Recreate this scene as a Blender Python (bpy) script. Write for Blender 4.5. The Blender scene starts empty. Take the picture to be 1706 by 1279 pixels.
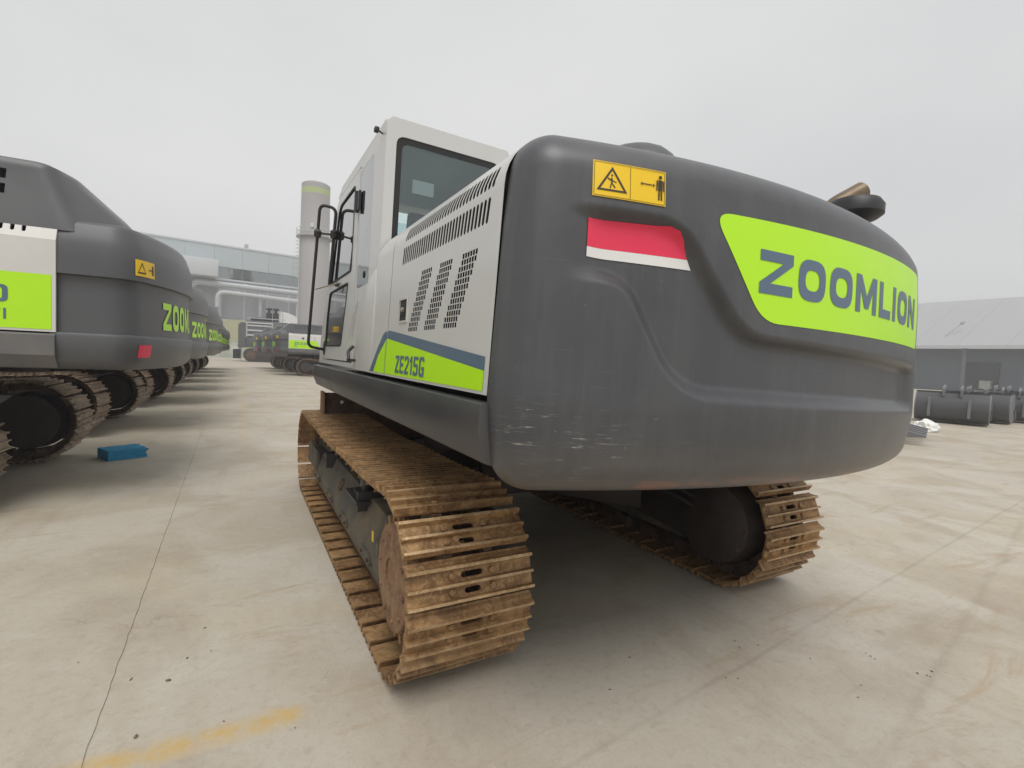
import bpy, bmesh, math, random
from mathutils import Matrix, Vector

random.seed(7)
SC = bpy.context.scene
COL = SC.collection
PI = math.pi

# ------------------------------------------------------------------ camera
def setup_camera():
    yaw, pitch, roll, f = 0.5084, -0.0498, 0.0458, 819.46
    F = Vector((math.sin(yaw) * math.cos(pitch), math.cos(yaw) * math.cos(pitch), math.sin(pitch)))
    R = Vector((math.cos(yaw), -math.sin(yaw), 0))
    U = R.cross(F)
    R2 = R * math.cos(roll) + U * math.sin(roll)
    U2 = -R * math.sin(roll) + U * math.cos(roll)
    cam = bpy.data.cameras.new('camera')
    cam.sensor_width = 36.0
    cam.lens = 36.0 * f / 1706.0
    cam.clip_start = 0.05
    cam.clip_end = 1500
    o = bpy.data.objects.new('camera', cam)
    M = Matrix((R2, U2, -F)).transposed().to_4x4()
    M.translation = Vector((-2.1013, -4.0253, 1.5447))
    o.matrix_world = M
    COL.objects.link(o)
    SC.camera = o
setup_camera()

# ------------------------------------------------------------------ sky and sun (overcast)
SUN_EL, SUN_AZ = math.radians(62), math.radians(-162)      # azimuth from +Y towards +X
def setup_light():
    w = bpy.data.worlds.new('World')
    SC.world = w
    w.use_nodes = True
    nt = w.node_tree
    nt.nodes.clear()
    N, L = nt.nodes.new, nt.links.new
    out = N('ShaderNodeOutputWorld')
    bg = N('ShaderNodeBackground')
    bg.inputs['Strength'].default_value = 0.1
    sky = N('ShaderNodeTexSky')
    sky.sky_type = 'NISHITA'
    sky.sun_disc = False
    sky.sun_elevation = SUN_EL
    sky.sun_rotation = SUN_AZ
    sky.dust_density = 6.0
    hs = N('ShaderNodeHueSaturation')
    hs.inputs['Saturation'].default_value = 0.1
    L(sky.outputs[0], hs.inputs['Color'])
    tc = N('ShaderNodeTexCoord')
    mp = N('ShaderNodeMapping')
    mp.inputs['Scale'].default_value = (1.0, 1.0, 2.2)
    L(tc.outputs['Generated'], mp.inputs['Vector'])
    ns = N('ShaderNodeTexNoise')
    ns.inputs['Scale'].default_value = 1.3
    ns.inputs['Detail'].default_value = 4
    ns.inputs['Roughness'].default_value = 0.45
    L(mp.outputs[0], ns.inputs['Vector'])
    cr = N('ShaderNodeValToRGB')
    cr.color_ramp.elements[0].position = 0.25
    cr.color_ramp.elements[1].position = 0.75
    cr.color_ramp.elements[0].color = (0.60, 0.607, 0.615, 1)
    cr.color_ramp.elements[1].color = (0.735, 0.735, 0.73, 1)
    L(ns.outputs['Fac'], cr.inputs[0])
    sc = N('ShaderNodeVectorMath')
    sc.operation = 'SCALE'
    sc.inputs['Scale'].default_value = 11.2
    L(cr.outputs[0], sc.inputs[0])
    mx = N('ShaderNodeMix')
    mx.data_type = 'RGBA'
    mx.inputs['Factor'].default_value = 0.92
    L(hs.outputs[0], mx.inputs['A'])
    L(sc.outputs[0], mx.inputs['B'])
    L(mx.outputs['Result'], bg.inputs['Color'])
    L(bg.outputs[0], out.inputs[0])
    s = bpy.data.lights.new('sun', 'SUN')
    s.energy = 1.75
    s.angle = math.radians(34)
    s.color = (1.0, 0.98, 0.95)
    o = bpy.data.objects.new('sun', s)
    d = Vector((math.sin(SUN_AZ) * math.cos(SUN_EL), math.cos(SUN_AZ) * math.cos(SUN_EL), math.sin(SUN_EL)))
    o.rotation_euler = d.to_track_quat('Z', 'Y').to_euler()
    o.location = d * 50
    COL.objects.link(o)
setup_light()
vs = SC.view_settings
vs.view_transform = 'Standard'
vs.look = 'None'
vs.exposure = 0.1
vs.gamma = 1.0
vs.use_curve_mapping = False
SC.cycles.max_bounces = 8
SC.cycles.transparent_max_bounces = 12
try:
    SC.cycles.use_denoising = True
except Exception:
    pass

# ------------------------------------------------------------------ materials
MATS = {}
class NT:
    """tiny helper round a material's node tree"""
    def __init__(s, name):
        s.m = bpy.data.materials.new(name)
        s.m.use_nodes = True
        s.t = s.m.node_tree
        s.b = s.t.nodes['Principled BSDF']
        s.co = None
    def n(s, kind, **k):
        x = s.t.nodes.new(kind)
        for a, v in k.items():
            setattr(x, a, v)
        return x
    def l(s, a, b):
        s.t.links.new(a, b)
    def coords(s, scale=(1, 1, 1), kind='Object', rot=(0, 0, 0), loc=(0, 0, 0)):
        tc = s.n('ShaderNodeTexCoord')
        mp = s.n('ShaderNodeMapping')
        mp.inputs['Scale'].default_value = scale
        mp.inputs['Rotation'].default_value = rot
        mp.inputs['Location'].default_value = loc
        s.l(tc.outputs[kind], mp.inputs['Vector'])
        return mp.outputs[0]
    def noise(s, scale, detail=4, rough=0.55, vec=None, dist=0.0):
        x = s.n('ShaderNodeTexNoise')
        x.inputs['Scale'].default_value = scale
        x.inputs['Detail'].default_value = detail
        x.inputs['Roughness'].default_value = rough
        x.inputs['Distortion'].default_value = dist
        if vec is not None:
            s.l(vec, x.inputs['Vector'])
        return x.outputs['Fac']
    def ramp(s, fac, a, b, ca=(0, 0, 0, 1), cb=(1, 1, 1, 1)):
        x = s.n('ShaderNodeValToRGB')
        x.color_ramp.elements[0].position = a
        x.color_ramp.elements[1].position = b
        x.color_ramp.elements[0].color = ca
        x.color_ramp.elements[1].color = cb
        s.l(fac, x.inputs[0])
        return x.outputs[0]
    def mix(s, fac, a, b, mode='MIX'):
        x = s.n('ShaderNodeMix', data_type='RGBA', blend_type=mode)
        for sock, v in ((x.inputs['Factor'], fac), (x.inputs['A'], a), (x.inputs['B'], b)):
            if isinstance(v, (int, float)):
                sock.default_value = v
            elif isinstance(v, tuple):
                sock.default_value = v if len(v) == 4 else v + (1,)
            else:
                s.l(v, sock)
        return x.outputs['Result']
    def math(s, op, a, b=0.0, clamp=False):
        x = s.n('ShaderNodeMath', operation=op, use_clamp=clamp)
        for sock, v in ((x.inputs[0], a), (x.inputs[1], b)):
            if isinstance(v, (int, float)):
                sock.default_value = v
            else:
                s.l(v, sock)
        return x.outputs[0]
    def lin(s, v, a, b):
        return s.math('DIVIDE', s.math('SUBTRACT', v, a), b - a, True)
    def bump(s, h, strength=0.2, dist=0.01):
        x = s.n('ShaderNodeBump')
        x.inputs['Strength'].default_value = strength
        x.inputs['Distance'].default_value = dist
        s.l(h, x.inputs['Height'])
        s.l(x.outputs[0], s.b.inputs['Normal'])
    def set(s, **k):
        for a, v in k.items():
            sock = s.b.inputs[a.replace('_', ' ')]
            if isinstance(v, (int, float)):
                sock.default_value = v
            elif isinstance(v, tuple):
                sock.default_value = v if len(v) == 4 else v + (1,)
            else:
                s.l(v, sock)
    def done(s):
        MATS[s.m.name] = s.m
        return s.m

def paint(name, col, rough=0.4, dust=0.25, dustcol=(0.30, 0.25, 0.19), metal=0.0, scale=3.0, bump=0.05, coat=0.0):
    t = NT(name)
    v = t.coords()
    a = t.noise(scale, 6, 0.6, v)
    b = t.noise(scale * 9, 3, 0.6, v)
    f = t.math('MULTIPLY', t.ramp(a, 0.38, 0.78), dust)
    c = t.mix(f, col, dustcol)
    c = t.mix(t.math('MULTIPLY', t.ramp(b, 0.45, 0.7), dust * 0.35), c, tuple(x * 0.75 for x in col))
    if name in ('charcoal_paint', 'bucket_paint', 'white_panel_paint'):
        oi = t.n('ShaderNodeObjectInfo')
        c = t.mix(t.math('MULTIPLY', oi.outputs['Random'], 0.16), c, dustcol)
    t.set(Base_Color=c, Metallic=metal, Roughness=t.math('ADD', t.math('MULTIPLY', a, 0.22), rough - 0.1))
    if coat:
        t.set(Coat_Weight=coat, Coat_Roughness=0.12)
    t.bump(b, bump, 0.004)
    return t.done()

paint('light_grey_paint', (0.585, 0.585, 0.57), 0.38, 0.12, (0.45, 0.40, 0.33), coat=0.35, bump=0.02)
paint('white_panel_paint', (0.70, 0.69, 0.66), 0.42, 0.15, bump=0.02)
paint('charcoal_paint', (0.080, 0.083, 0.090), 0.40, 0.22, (0.18, 0.17, 0.155), scale=1.6, bump=0.03)
paint('sill_paint', (0.042, 0.043, 0.049), 0.36, 0.25, (0.15, 0.125, 0.10), scale=2.2, bump=0.03)
paint('green_film', (0.47, 0.86, 0.008), 0.35, 0.06, (0.35, 0.5, 0.1), bump=0.0)
paint('slate_film', (0.095, 0.145, 0.215), 0.4, 0.08, bump=0.0)
paint('red_film', (0.80, 0.03, 0.09), 0.35, 0.05, bump=0.0)
paint('white_film', (0.78, 0.78, 0.76), 0.35, 0.05, bump=0.0)
paint('yellow_film', (0.86, 0.56, 0.01), 0.4, 0.06, (0.6, 0.4, 0.1), bump=0.0)
paint('black_print', (0.03, 0.022, 0.02), 0.5, 0.1, bump=0.0)
paint('black_plastic', (0.018, 0.018, 0.02), 0.45, 0.25, (0.1, 0.09, 0.08))
paint('black_rubber', (0.012, 0.012, 0.012), 0.7, 0.2, (0.08, 0.07, 0.06))
paint('frame_paint', (0.060, 0.060, 0.052), 0.6, 1.0, (0.20, 0.145, 0.085), scale=3.0, bump=0.3)
paint('dark_casting', (0.030, 0.022, 0.020), 0.55, 0.55, (0.085, 0.055, 0.036), scale=5.0, bump=0.2)
paint('engine_bay_shade', (0.01, 0.01, 0.01), 0.9, 0.1)  # near-black colour standing in for the shade inside the engine bay
paint('radiator_grey', (0.12, 0.12, 0.125), 0.5, 0.3)
paint('bright_bolt', (0.42, 0.36, 0.3), 0.4, 0.4, metal=0.4)
paint('bucket_paint', (0.17, 0.175, 0.19), 0.42, 0.35, (0.2, 0.18, 0.16), scale=1.5)
paint('exhaust_steel', (0.20, 0.15, 0.095), 0.4, 0.7, (0.10, 0.065, 0.04), metal=0.5, scale=9.0)
paint('seat_fabric', (0.09, 0.10, 0.11), 0.8, 0.1)
paint('cab_lining', (0.50, 0.56, 0.58), 0.7, 0.1)
paint('paper', (0.8, 0.8, 0.76), 0.7, 0.05)
paint('cladding_blue', (0.46, 0.515, 0.53), 0.55, 0.25, (0.42, 0.46, 0.47), scale=0.15)
paint('cladding_pale', (0.58, 0.60, 0.61), 0.55, 0.25, (0.48, 0.50, 0.52), scale=0.2)
paint('silo_paint', (0.36, 0.345, 0.335), 0.5, 0.3, (0.34, 0.31, 0.3), scale=0.2)
paint('duct_metal', (0.50, 0.52, 0.525), 0.45, 0.25, (0.4, 0.42, 0.42), scale=0.4)
paint('dim_concrete', (0.43, 0.43, 0.455), 0.8, 0.3, (0.34, 0.34, 0.36), scale=0.3)
paint('warehouse_roof', (0.42, 0.42, 0.425), 0.5, 0.3, (0.34, 0.345, 0.35), scale=0.08)
paint('warehouse_wall', (0.13, 0.145, 0.165), 0.7, 0.3, (0.10, 0.1, 0.11), scale=0.2)
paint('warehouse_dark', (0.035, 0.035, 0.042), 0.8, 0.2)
paint('shed_red', (0.30, 0.12, 0.09), 0.7, 0.3)
paint('silo_lime', (0.40, 0.48, 0.18), 0.6, 0.4, (0.42, 0.41, 0.36), scale=0.6)
paint('steel_galv', (0.55, 0.55, 0.54), 0.4, 0.2, metal=0.3)
paint('tarp_pale', (0.42, 0.44, 0.37), 0.85, 0.9, (0.24, 0.25, 0.2), scale=2.5, bump=0.3)
paint('wall_yellow', (0.46, 0.46, 0.27), 0.8, 0.3, scale=0.5)

def mat_counterweight():
    t = NT('counterweight_paint')
    v = t.coords()
    sx = t.n('ShaderNodeSeparateXYZ')
    t.l(v, sx.inputs[0])
    x, z = sx.outputs['X'], sx.outputs['Z']
    big = t.noise(1.3, 6, 0.6, v)
    fine = t.noise(45, 3, 0.6, v)
    base = t.mix(t.ramp(big, 0.35, 0.75), (0.048, 0.050, 0.056), (0.066, 0.068, 0.075))
    # rubbed dust low down on the casting, its edge uneven (own shape, from handling and road dirt)
    low = t.lin(t.math('ADD', z, t.math('MULTIPLY', t.noise(3.0, 6, 0.6, t.coords((1, 1, 2.5))), -0.36)), 1.10, 0.94)
    base = t.mix(t.math('MULTIPLY', low, 0.28), base, (0.15, 0.115, 0.085))
    # film of dust, thicker in soft vertical runs
    dr = t.ramp(t.noise(3.0, 6, 0.65, t.coords((5.0, 5.0, 0.45))), 0.46, 0.75)
    base = t.mix(t.math('MULTIPLY', dr, 0.20), base, (0.150, 0.146, 0.140))
    du = t.ramp(t.noise(1.1, 7, 0.7, t.coords((1, 1, 1.6), loc=(4, 1, 6)), 0.6), 0.48, 0.72)
    base = t.mix(t.math('MULTIPLY', du, 0.22), base, (0.145, 0.142, 0.136))
    # scrapes: thin broken streaks running along the casting, gathered near the corner that hit something
    st = t.noise(7.0, 6, 0.7, t.coords((0.9, 0.9, 15.0), rot=(0, 0.06, 0)), 1.1)
    st = t.ramp(st, 0.565, 0.64)
    dx = t.math('ADD', x, 1.20)
    dz = t.math('ADD', z, -1.24)
    d2 = t.math('ADD', t.math('MULTIPLY', t.math('MULTIPLY', dx, dx), 8.5), t.math('MULTIPLY', t.math('MULTIPLY', dz, dz), 30.0))
    near = t.math('SUBTRACT', 1.0, d2, True)
    brk = t.ramp(t.noise(11, 5, 0.65, v), 0.47, 0.58)
    sc = t.math('MULTIPLY', t.math('MULTIPLY', st, near), brk)
    base = t.mix(t.math('MULTIPLY', sc, 0.85), base, (0.40, 0.38, 0.34))
    # scattered fine scratches and stone chips all over
    st2 = t.ramp(t.noise(5.0, 5, 0.65, t.coords((0.5, 0.5, 20.0), rot=(0, 0.03, 0), loc=(3, 1, 2)), 0.5), 0.64, 0.72)
    base = t.mix(t.math('MULTIPLY', t.math('MULTIPLY', st2, t.ramp(big, 0.4, 0.6)), 0.20), base, (0.30, 0.28, 0.25))
    ch = t.ramp(t.noise(60.0, 2, 0.5, v), 0.76, 0.80)
    base = t.mix(t.math('MULTIPLY', ch, 0.5), base, (0.34, 0.32, 0.28))
    # orange primer showing where the lower lip is rubbed through
    pr = t.math('MULTIPLY', t.ramp(t.noise(3.2, 5, 0.6, t.coords((1.0, 1.0, 4.0), loc=(7, 2, 1))), 0.5, 0.62), t.lin(z, 1.135, 1.09))
    base = t.mix(t.math('MULTIPLY', pr, 0.6), base, (0.33, 0.12, 0.06))
    t.set(Base_Color=base, Roughness=t.math('ADD', t.math('MULTIPLY', big, 0.2), 0.33), Coat_Weight=0.30, Coat_Roughness=0.34)
    t.bump(t.math('ADD', t.noise(6, 4, 0.5, v), t.math('MULTIPLY', fine, 0.12)), 0.16, 0.014)
    t.done()
mat_counterweight()

def mat_rust(name, a, b, c, tip=False):
    t = NT(name)
    oi = t.n('ShaderNodeObjectInfo')
    tc = t.n('ShaderNodeTexCoord')
    ad = t.n('ShaderNodeVectorMath', operation='ADD')
    sc = t.n('ShaderNodeVectorMath', operation='SCALE')
    t.l(oi.outputs['Location'], sc.inputs[0])
    sc.inputs['Scale'].default_value = 3.7
    t.l(tc.outputs['Object'], ad.inputs[0])
    t.l(sc.outputs[0], ad.inputs[1])
    v = ad.outputs[0]
    n1 = t.noise(4.0, 8, 0.7, v, 0.9)
    n2 = t.noise(42, 5, 0.7, v)
    col = t.mix(t.ramp(n1, 0.42, 0.58), a, b)
    col = t.mix(t.math('MULTIPLY', t.ramp(n2, 0.50, 0.62), 0.6), col, c)
    dk = t.ramp(t.noise(9, 6, 0.72, v, 1.2), 0.50, 0.62)
    col = t.mix(t.math('MULTIPLY', dk, 0.25 if tip else 0.62), col, tuple(x * 0.42 for x in a))
    # caked pale mud in patches
    md = t.ramp(t.noise(2.6, 6, 0.65, v, 0.5), 0.56, 0.66)
    col = t.mix(t.math('MULTIPLY', md, 0.40), col, (0.38, 0.265, 0.145))
    col = t.mix(t.math('MULTIPLY', oi.outputs['Random'], 0.30), col, tuple(x * 0.5 for x in a))
    t.set(Base_Color=col, Roughness=0.42 if tip else t.math('ADD', t.math('MULTIPLY', n1, 0.3), 0.5), Metallic=0.25 if tip else 0.05)
    t.bump(t.math('ADD', n1, t.math('MULTIPLY', n2, 0.4)), 0.7, 0.008)
    t.done()
mat_rust('rusty_shoe', (0.205, 0.105, 0.040), (0.40, 0.235, 0.098), (0.52, 0.34, 0.165))
mat_rust('worn_grouser', (0.36, 0.215, 0.095), (0.54, 0.37, 0.20), (0.66, 0.52, 0.35), True)
mat_rust('rusty_chain', (0.06, 0.034, 0.02), (0.12, 0.066, 0.036), (0.19, 0.115, 0.065))
mat_rust('rusty_disc', (0.20, 0.10, 0.05), (0.32, 0.18, 0.09), (0.38, 0.24, 0.13))
mat_rust('pale_shoe', (0.20, 0.135, 0.095), (0.37, 0.28, 0.20), (0.50, 0.41, 0.31))
mat_rust('brown_plate', (0.075, 0.042, 0.026), (0.12, 0.066, 0.04), (0.19, 0.11, 0.06))
mat_rust('dry_mud', (0.14, 0.09, 0.055), (0.2, 0.14, 0.085), (0.25, 0.18, 0.11))

def mat_glass(name, tint, gl=0.12):
    t = NT(name)
    t.t.nodes.remove(t.b)
    out = [n for n in t.t.nodes if n.type == 'OUTPUT_MATERIAL'][0]
    tr = t.n('ShaderNodeBsdfTransparent')
    tr.inputs['Color'].default_value = tint + (1,)
    gs = t.n('ShaderNodeBsdfGlossy')
    gs.inputs['Roughness'].default_value = 0.03
    fr = t.n('ShaderNodeFresnel')
    fr.inputs['IOR'].default_value = 1.5
    mx = t.n('ShaderNodeMixShader')
    f = t.math('ADD', fr.outputs[0], gl * 0.4)
    t.l(f, mx.inputs[0])
    t.l(tr.outputs[0], mx.inputs[1])
    t.l(gs.outputs[0], mx.inputs[2])
    t.l(mx.outputs[0], out.inputs['Surface'])
    MATS[name] = t.m
mat_glass('cab_glass', (0.86, 0.95, 0.96))
mat_glass('building_glass', (0.40, 0.55, 0.55), 0.7)
mat_glass('side_glass', (0.62, 0.74, 0.74), 0.9)

def mat_ground():
    t = NT('worn_concrete')
    v = t.coords()
    sx = t.n('ShaderNodeSeparateXYZ')
    t.l(v, sx.inputs[0])
    x, y = sx.outputs['X'], sx.outputs['Y']
    n0 = t.noise(0.22, 5, 0.55, v)
    n1 = t.noise(0.9, 8, 0.62, v, 0.5)
    n2 = t.noise(5.0, 6, 0.65, v)
    n3 = t.noise(70, 3, 0.7, v)
    col = t.mix(t.ramp(n0, 0.3, 0.7), (0.44, 0.392, 0.318), (0.505, 0.46, 0.388))
    col = t.mix(t.math('MULTIPLY', t.ramp(n1, 0.46, 0.62), 0.58), col, (0.35, 0.29, 0.215))
    # pale worn laitance patches
    pp = t.ramp(t.noise(0.75, 7, 0.6, t.coords((1.3, 1, 1), loc=(11, 4, 0)), 0.6), 0.55, 0.66)
    col = t.mix(t.math('MULTIPLY', pp, 0.65), col, (0.53, 0.495, 0.425))
    # tyre and track smears running along the yard
    s1 = t.ramp(t.noise(1.0, 6, 0.6, t.coords((2.6, 0.3, 1), rot=(0, 0, 0.05)), 0.9), 0.56, 0.70)
    col = t.mix(t.math('MULTIPLY', s1, 0.22), col, (0.29, 0.225, 0.16))
    s2 = t.ramp(t.noise(1.0, 6, 0.6, t.coords((0.6, 3.0, 1), rot=(0, 0, -0.3), loc=(3, 8, 0)), 1.0), 0.60, 0.72)
    col = t.mix(t.math('MULTIPLY', s2, 0.22), col, (0.27, 0.21, 0.155))
    col = t.mix(t.math('MULTIPLY', t.ramp(n2, 0.55, 0.75), 0.25), col, (0.30, 0.25, 0.20))
    col = t.mix(t.math('MULTIPLY', t.ramp(n3, 0.52, 0.75), 0.18), col, (0.22, 0.18, 0.14))
    # grit, pits and rubbed speckle
    gr = t.ramp(t.noise(22, 6, 0.75, v, 0.4), 0.50, 0.66)
    col = t.mix(t.math('MULTIPLY', gr, 0.26), col, (0.27, 0.225, 0.17))
    gr2 = t.ramp(t.noise(150, 2, 0.7, v), 0.60, 0.72)
    col = t.mix(t.math('MULTIPLY', gr2, 0.35), col, (0.16, 0.13, 0.10))
    wh = t.ramp(t.noise(13, 6, 0.75, t.coords((1, 1, 1), loc=(9, 3, 0)), 0.8), 0.60, 0.70)
    col = t.mix(t.math('MULTIPLY', wh, 0.40), col, (0.56, 0.53, 0.47))
    # hairline cracks, broken up
    vo = t.n('ShaderNodeTexVoronoi', feature='DISTANCE_TO_EDGE')
    vo.inputs['Scale'].default_value = 0.42
    wv = t.n('ShaderNodeVectorMath', operation='ADD')
    t.l(v, wv.inputs[0])
    nv = t.n('ShaderNodeTexNoise')
    nv.inputs['Scale'].default_value = 1.6
    nv.inputs['Detail'].default_value = 6
    t.l(v, nv.inputs['Vector'])
    t.l(nv.outputs['Color'], wv.inputs[1])
    t.l(wv.outputs[0], vo.inputs['Vector'])
    ck = t.math('SUBTRACT', 1.0, t.math('DIVIDE', vo.outputs['Distance'], 0.0016), True)
    ck = t.math('MULTIPLY', ck, t.ramp(n1, 0.50, 0.58))
    col = t.mix(t.math('MULTIPLY', ck, 0.45), col, (0.17, 0.14, 0.105))
    # scuffs where tracks turned
    sf = t.ramp(t.noise(1.4, 7, 0.68, t.coords((0.5, 2.2, 1), rot=(0, 0, 0.5), loc=(2, 6, 0)), 1.2), 0.58, 0.68)
    col = t.mix(t.math('MULTIPLY', sf, 0.50), col, (0.36, 0.255, 0.15))
    # ochre dust drifts
    oc = t.ramp(t.noise(0.55, 8, 0.62, t.coords((1, 1, 1), loc=(21, 7, 0)), 0.9), 0.52, 0.64)
    col = t.mix(t.math('MULTIPLY', oc, 0.28), col, (0.45, 0.36, 0.215))
    # dark small stains
    sp = t.ramp(t.noise(2.6, 3, 0.5, t.coords((1, 1, 1), loc=(5, 5, 0))), 0.74, 0.79)
    col = t.mix(t.math('MULTIPLY', sp, 0.5), col, (0.19, 0.145, 0.10))
    # old tool-drawn trail marks on the right of the machine (dirt)
    def trail(px, py, dx, dy, wid, amt, colr):
        nonlocal col
        L = math.hypot(dx, dy)
        nx, ny = -dy / L, dx / L
        d = t.math('ADD', t.math('MULTIPLY', x, nx), t.math('ADD', t.math('MULTIPLY', y, ny), -(px * nx + py * ny)))
        d = t.math('ADD', d, t.math('MULTIPLY', t.math('SUBTRACT', t.noise(1.5, 4, 0.6, v), 0.5), wid * 2))
        m = t.math('SUBTRACT', 1.0, t.math('DIVIDE', t.math('ABSOLUTE', d), wid), True)
        m = t.math('MULTIPLY', m, t.math('GREATER_THAN', x, px))
        col = t.mix(t.math('MULTIPLY', t.math('MULTIPLY', m, amt), t.ramp(n1, 0.3, 0.55)), col, colr)
    trail(-1.1, -2.60, 3.34, 0.36, 0.020, 0.38, (0.26, 0.215, 0.165))
    trail(0.1, -3.14, 3.0, 0.57, 0.040, 0.32, (0.28, 0.23, 0.17))
    # faded yellow paint: a short bar beside the track and an old lane line
    nz = t.noise(6.0, 5, 0.7, v)
    def bar(cx0, cx1, cy0, cy1, soft, amt, thr):
        nonlocal col
        def gate(c, a, b):
            return t.math('MULTIPLY', t.math('DIVIDE', t.math('SUBTRACT', c, a), soft, True), t.math('DIVIDE', t.math('SUBTRACT', b, c), soft, True))
        wob = t.math('MULTIPLY', t.math('SUBTRACT', t.noise(4.0, 3, 0.6, v), 0.5), 0.10)
        g = t.math('MULTIPLY', gate(t.math('ADD', x, wob), cx0, cx1), gate(t.math('ADD', y, wob), cy0, cy1))
        col = t.mix(t.math('MULTIPLY', t.math('MULTIPLY', g, amt), t.ramp(nz, thr, thr + 0.25)), col, (0.55, 0.36, 0.10))
    bar(-2.70, -1.80, -1.93, -1.75, 0.075, 0.75, 0.32)
    bar(-2.10, -1.90, 5.0, 90.0, 0.08, 0.55, 0.42)
    t.set(Base_Color=col, Roughness=t.math('ADD', t.math('MULTIPLY', n1, 0.25), 0.55), Specular_IOR_Level=0.35)
    t.bump(t.math('ADD', t.math('MULTIPLY', n2, 0.6), t.math('MULTIPLY', n3, 0.3)), 0.22, 0.006)
    t.done()
mat_ground()

# ------------------------------------------------------------------ mesh helpers
def smooth_by_angle(me, ang=35):
    for p in me.polygons:
        p.use_smooth = True
    try:
        me.set_sharp_from_angle(angle=math.radians(ang))
    except Exception:
        pass

def link(name, me, mats, parent=None, smooth=None):
    if not isinstance(mats, (list, tuple)):
        mats = [mats]
    for m in mats:
        me.materials.append(MATS[m])
    if smooth:
        smooth_by_angle(me, smooth)
    o = bpy.data.objects.new(name, me)
    COL.objects.link(o)
    if parent is not None:
        o.parent = parent
    return o

def bm_mesh(bm, name):
    me = bpy.data.meshes.new(name)
    bm.normal_update()
    bm.to_mesh(me)
    bm.free()
    return me

def finish(name, bm, mats, parent=None, bevel=0.0, smooth=None, seg=2, recalc=True):
    if recalc:
        bmesh.ops.recalc_face_normals(bm, faces=bm.faces)
    if bevel:
        es = [e for e in bm.edges if len(e.link_faces) == 2 and e.calc_face_angle(0) > math.radians(28)]
        bmesh.ops.bevel(bm, geom=es, offset=bevel, segments=seg, profile=0.6, affect='EDGES', clamp_overlap=True)
        smooth = smooth or 40
    return link(name, bm_mesh(bm, name), mats, parent, smooth)

def add_box(bm, x0, x1, y0, y1, z0, z1, mi=0):
    vs_ = [bm.verts.new((x, y, z)) for z in (z0, z1) for y in (y0, y1) for x in (x0, x1)]
    fs = []
    for q in ((0, 2, 3, 1), (4, 5, 7, 6), (0, 1, 5, 4), (2, 6, 7, 3), (0, 4, 6, 2), (1, 3, 7, 5)):
        f = bm.faces.new([vs_[i] for i in q])
        f.material_index = mi
        fs.append(f)
    return vs_

def add_prism(bm, poly, axis, a, b, mi=0):
    """poly in the plane across `axis`, extruded from a to b. axis X: (y,z); Y: (x,z); Z: (x,y)"""
    def P(u, v, w):
        return (w, u, v) if axis == 'X' else (u, w, v) if axis == 'Y' else (u, v, w)
    A = [bm.verts.new(P(u, v, a)) for u, v in poly]
    B = [bm.verts.new(P(u, v, b)) for u, v in poly]
    n = len(poly)
    fs = [bm.faces.new(A), bm.faces.new(B[::-1])]
    for i in range(n):
        fs.append(bm.faces.new((A[i], B[i], B[(i + 1) % n], A[(i + 1) % n])))
    for f in fs:
        f.material_index = mi

def add_lathe(bm, prof, origin, axis, n=24, mi=0, caps=True):
    """prof = [(r, h)] along axis from origin"""
    ax = Vector(axis).normalized()
    t = ax.orthogonal().normalized()
    b = ax.cross(t)
    o = Vector(origin)
    rings = []
    for r, h in prof:
        rings.append([bm.verts.new(o + ax * h + (t * math.cos(2 * PI * k / n) + b * math.sin(2 * PI * k / n)) * r) for k in range(n)])
    for A, B in zip(rings, rings[1:]):
        for k in range(n):
            f = bm.faces.new((A[k], A[(k + 1) % n], B[(k + 1) % n], B[k]))
            f.material_index = mi
    if caps:
        bm.faces.new(rings[0][::-1]).material_index = mi
        bm.faces.new(rings[-1]).material_index = mi

def add_tube(bm, pts, r, n=10, mi=0):
    pts = [Vector(p) for p in pts]
    rings = []
    up = None
    for i, p in enumerate(pts):
        d = (pts[min(i + 1, len(pts) - 1)] - pts[max(i - 1, 0)]).normalized()
        if up is None:
            up = d.orthogonal().normalized()
        up = (up - d * up.dot(d)).normalized()
        s = d.cross(up)
        rings.append([bm.verts.new(p + (up * math.cos(2 * PI * k / n) + s * math.sin(2 * PI * k / n)) * r) for k in range(n)])
    for A, B in zip(rings, rings[1:]):
        for k in range(n):
            bm.faces.new((A[k], A[(k + 1) % n], B[(k + 1) % n], B[k])).material_index = mi
    bm.faces.new(rings[0][::-1]).material_index = mi
    bm.faces.new(rings[-1]).material_index = mi

def round_path(pts, r, n=6):
    """polyline with its inner corners rounded"""
    pts = [Vector(p) for p in pts]
    out = [pts[0]]
    for a, b, c in zip(pts, pts[1:], pts[2:]):
        d0, d1 = (a - b), (c - b)
        rr = min(r, d0.length * 0.45, d1.length * 0.45)
        p0, p1 = b + d0.normalized() * rr, b + d1.normalized() * rr
        for k in range(n + 1):
            t = k / n
            out.append(p0.lerp(b, t).lerp(b.lerp(p1, t), t))
    out.append(pts[-1])
    return out

def round_poly(poly, r, n=5):
    out = []
    m = len(poly)
    for i in range(m):
        a, b, c = Vector(poly[i - 1]), Vector(poly[i]), Vector(poly[(i + 1) % m])
        rr = r[i] if isinstance(r, (list, tuple)) else r
        if rr <= 0:
            out.append(tuple(b))
            continue
        d0, d1 = a - b, c - b
        q = min(rr, d0.length * 0.48, d1.length * 0.48)
        p0, p1 = b + d0.normalized() * q, b + d1.normalized() * q
        for k in range(n + 1):
            t = k / n
            out.append(tuple(p0.lerp(b, t).lerp(b.lerp(p1, t), t)))
    return out

def box(name, x0, x1, y0, y1, z0, z1, m, parent=None, bevel=0.0):
    bm = bmesh.new()
    add_box(bm, x0, x1, y0, y1, z0, z1)
    return finish(name, bm, m, parent, bevel)

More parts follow.
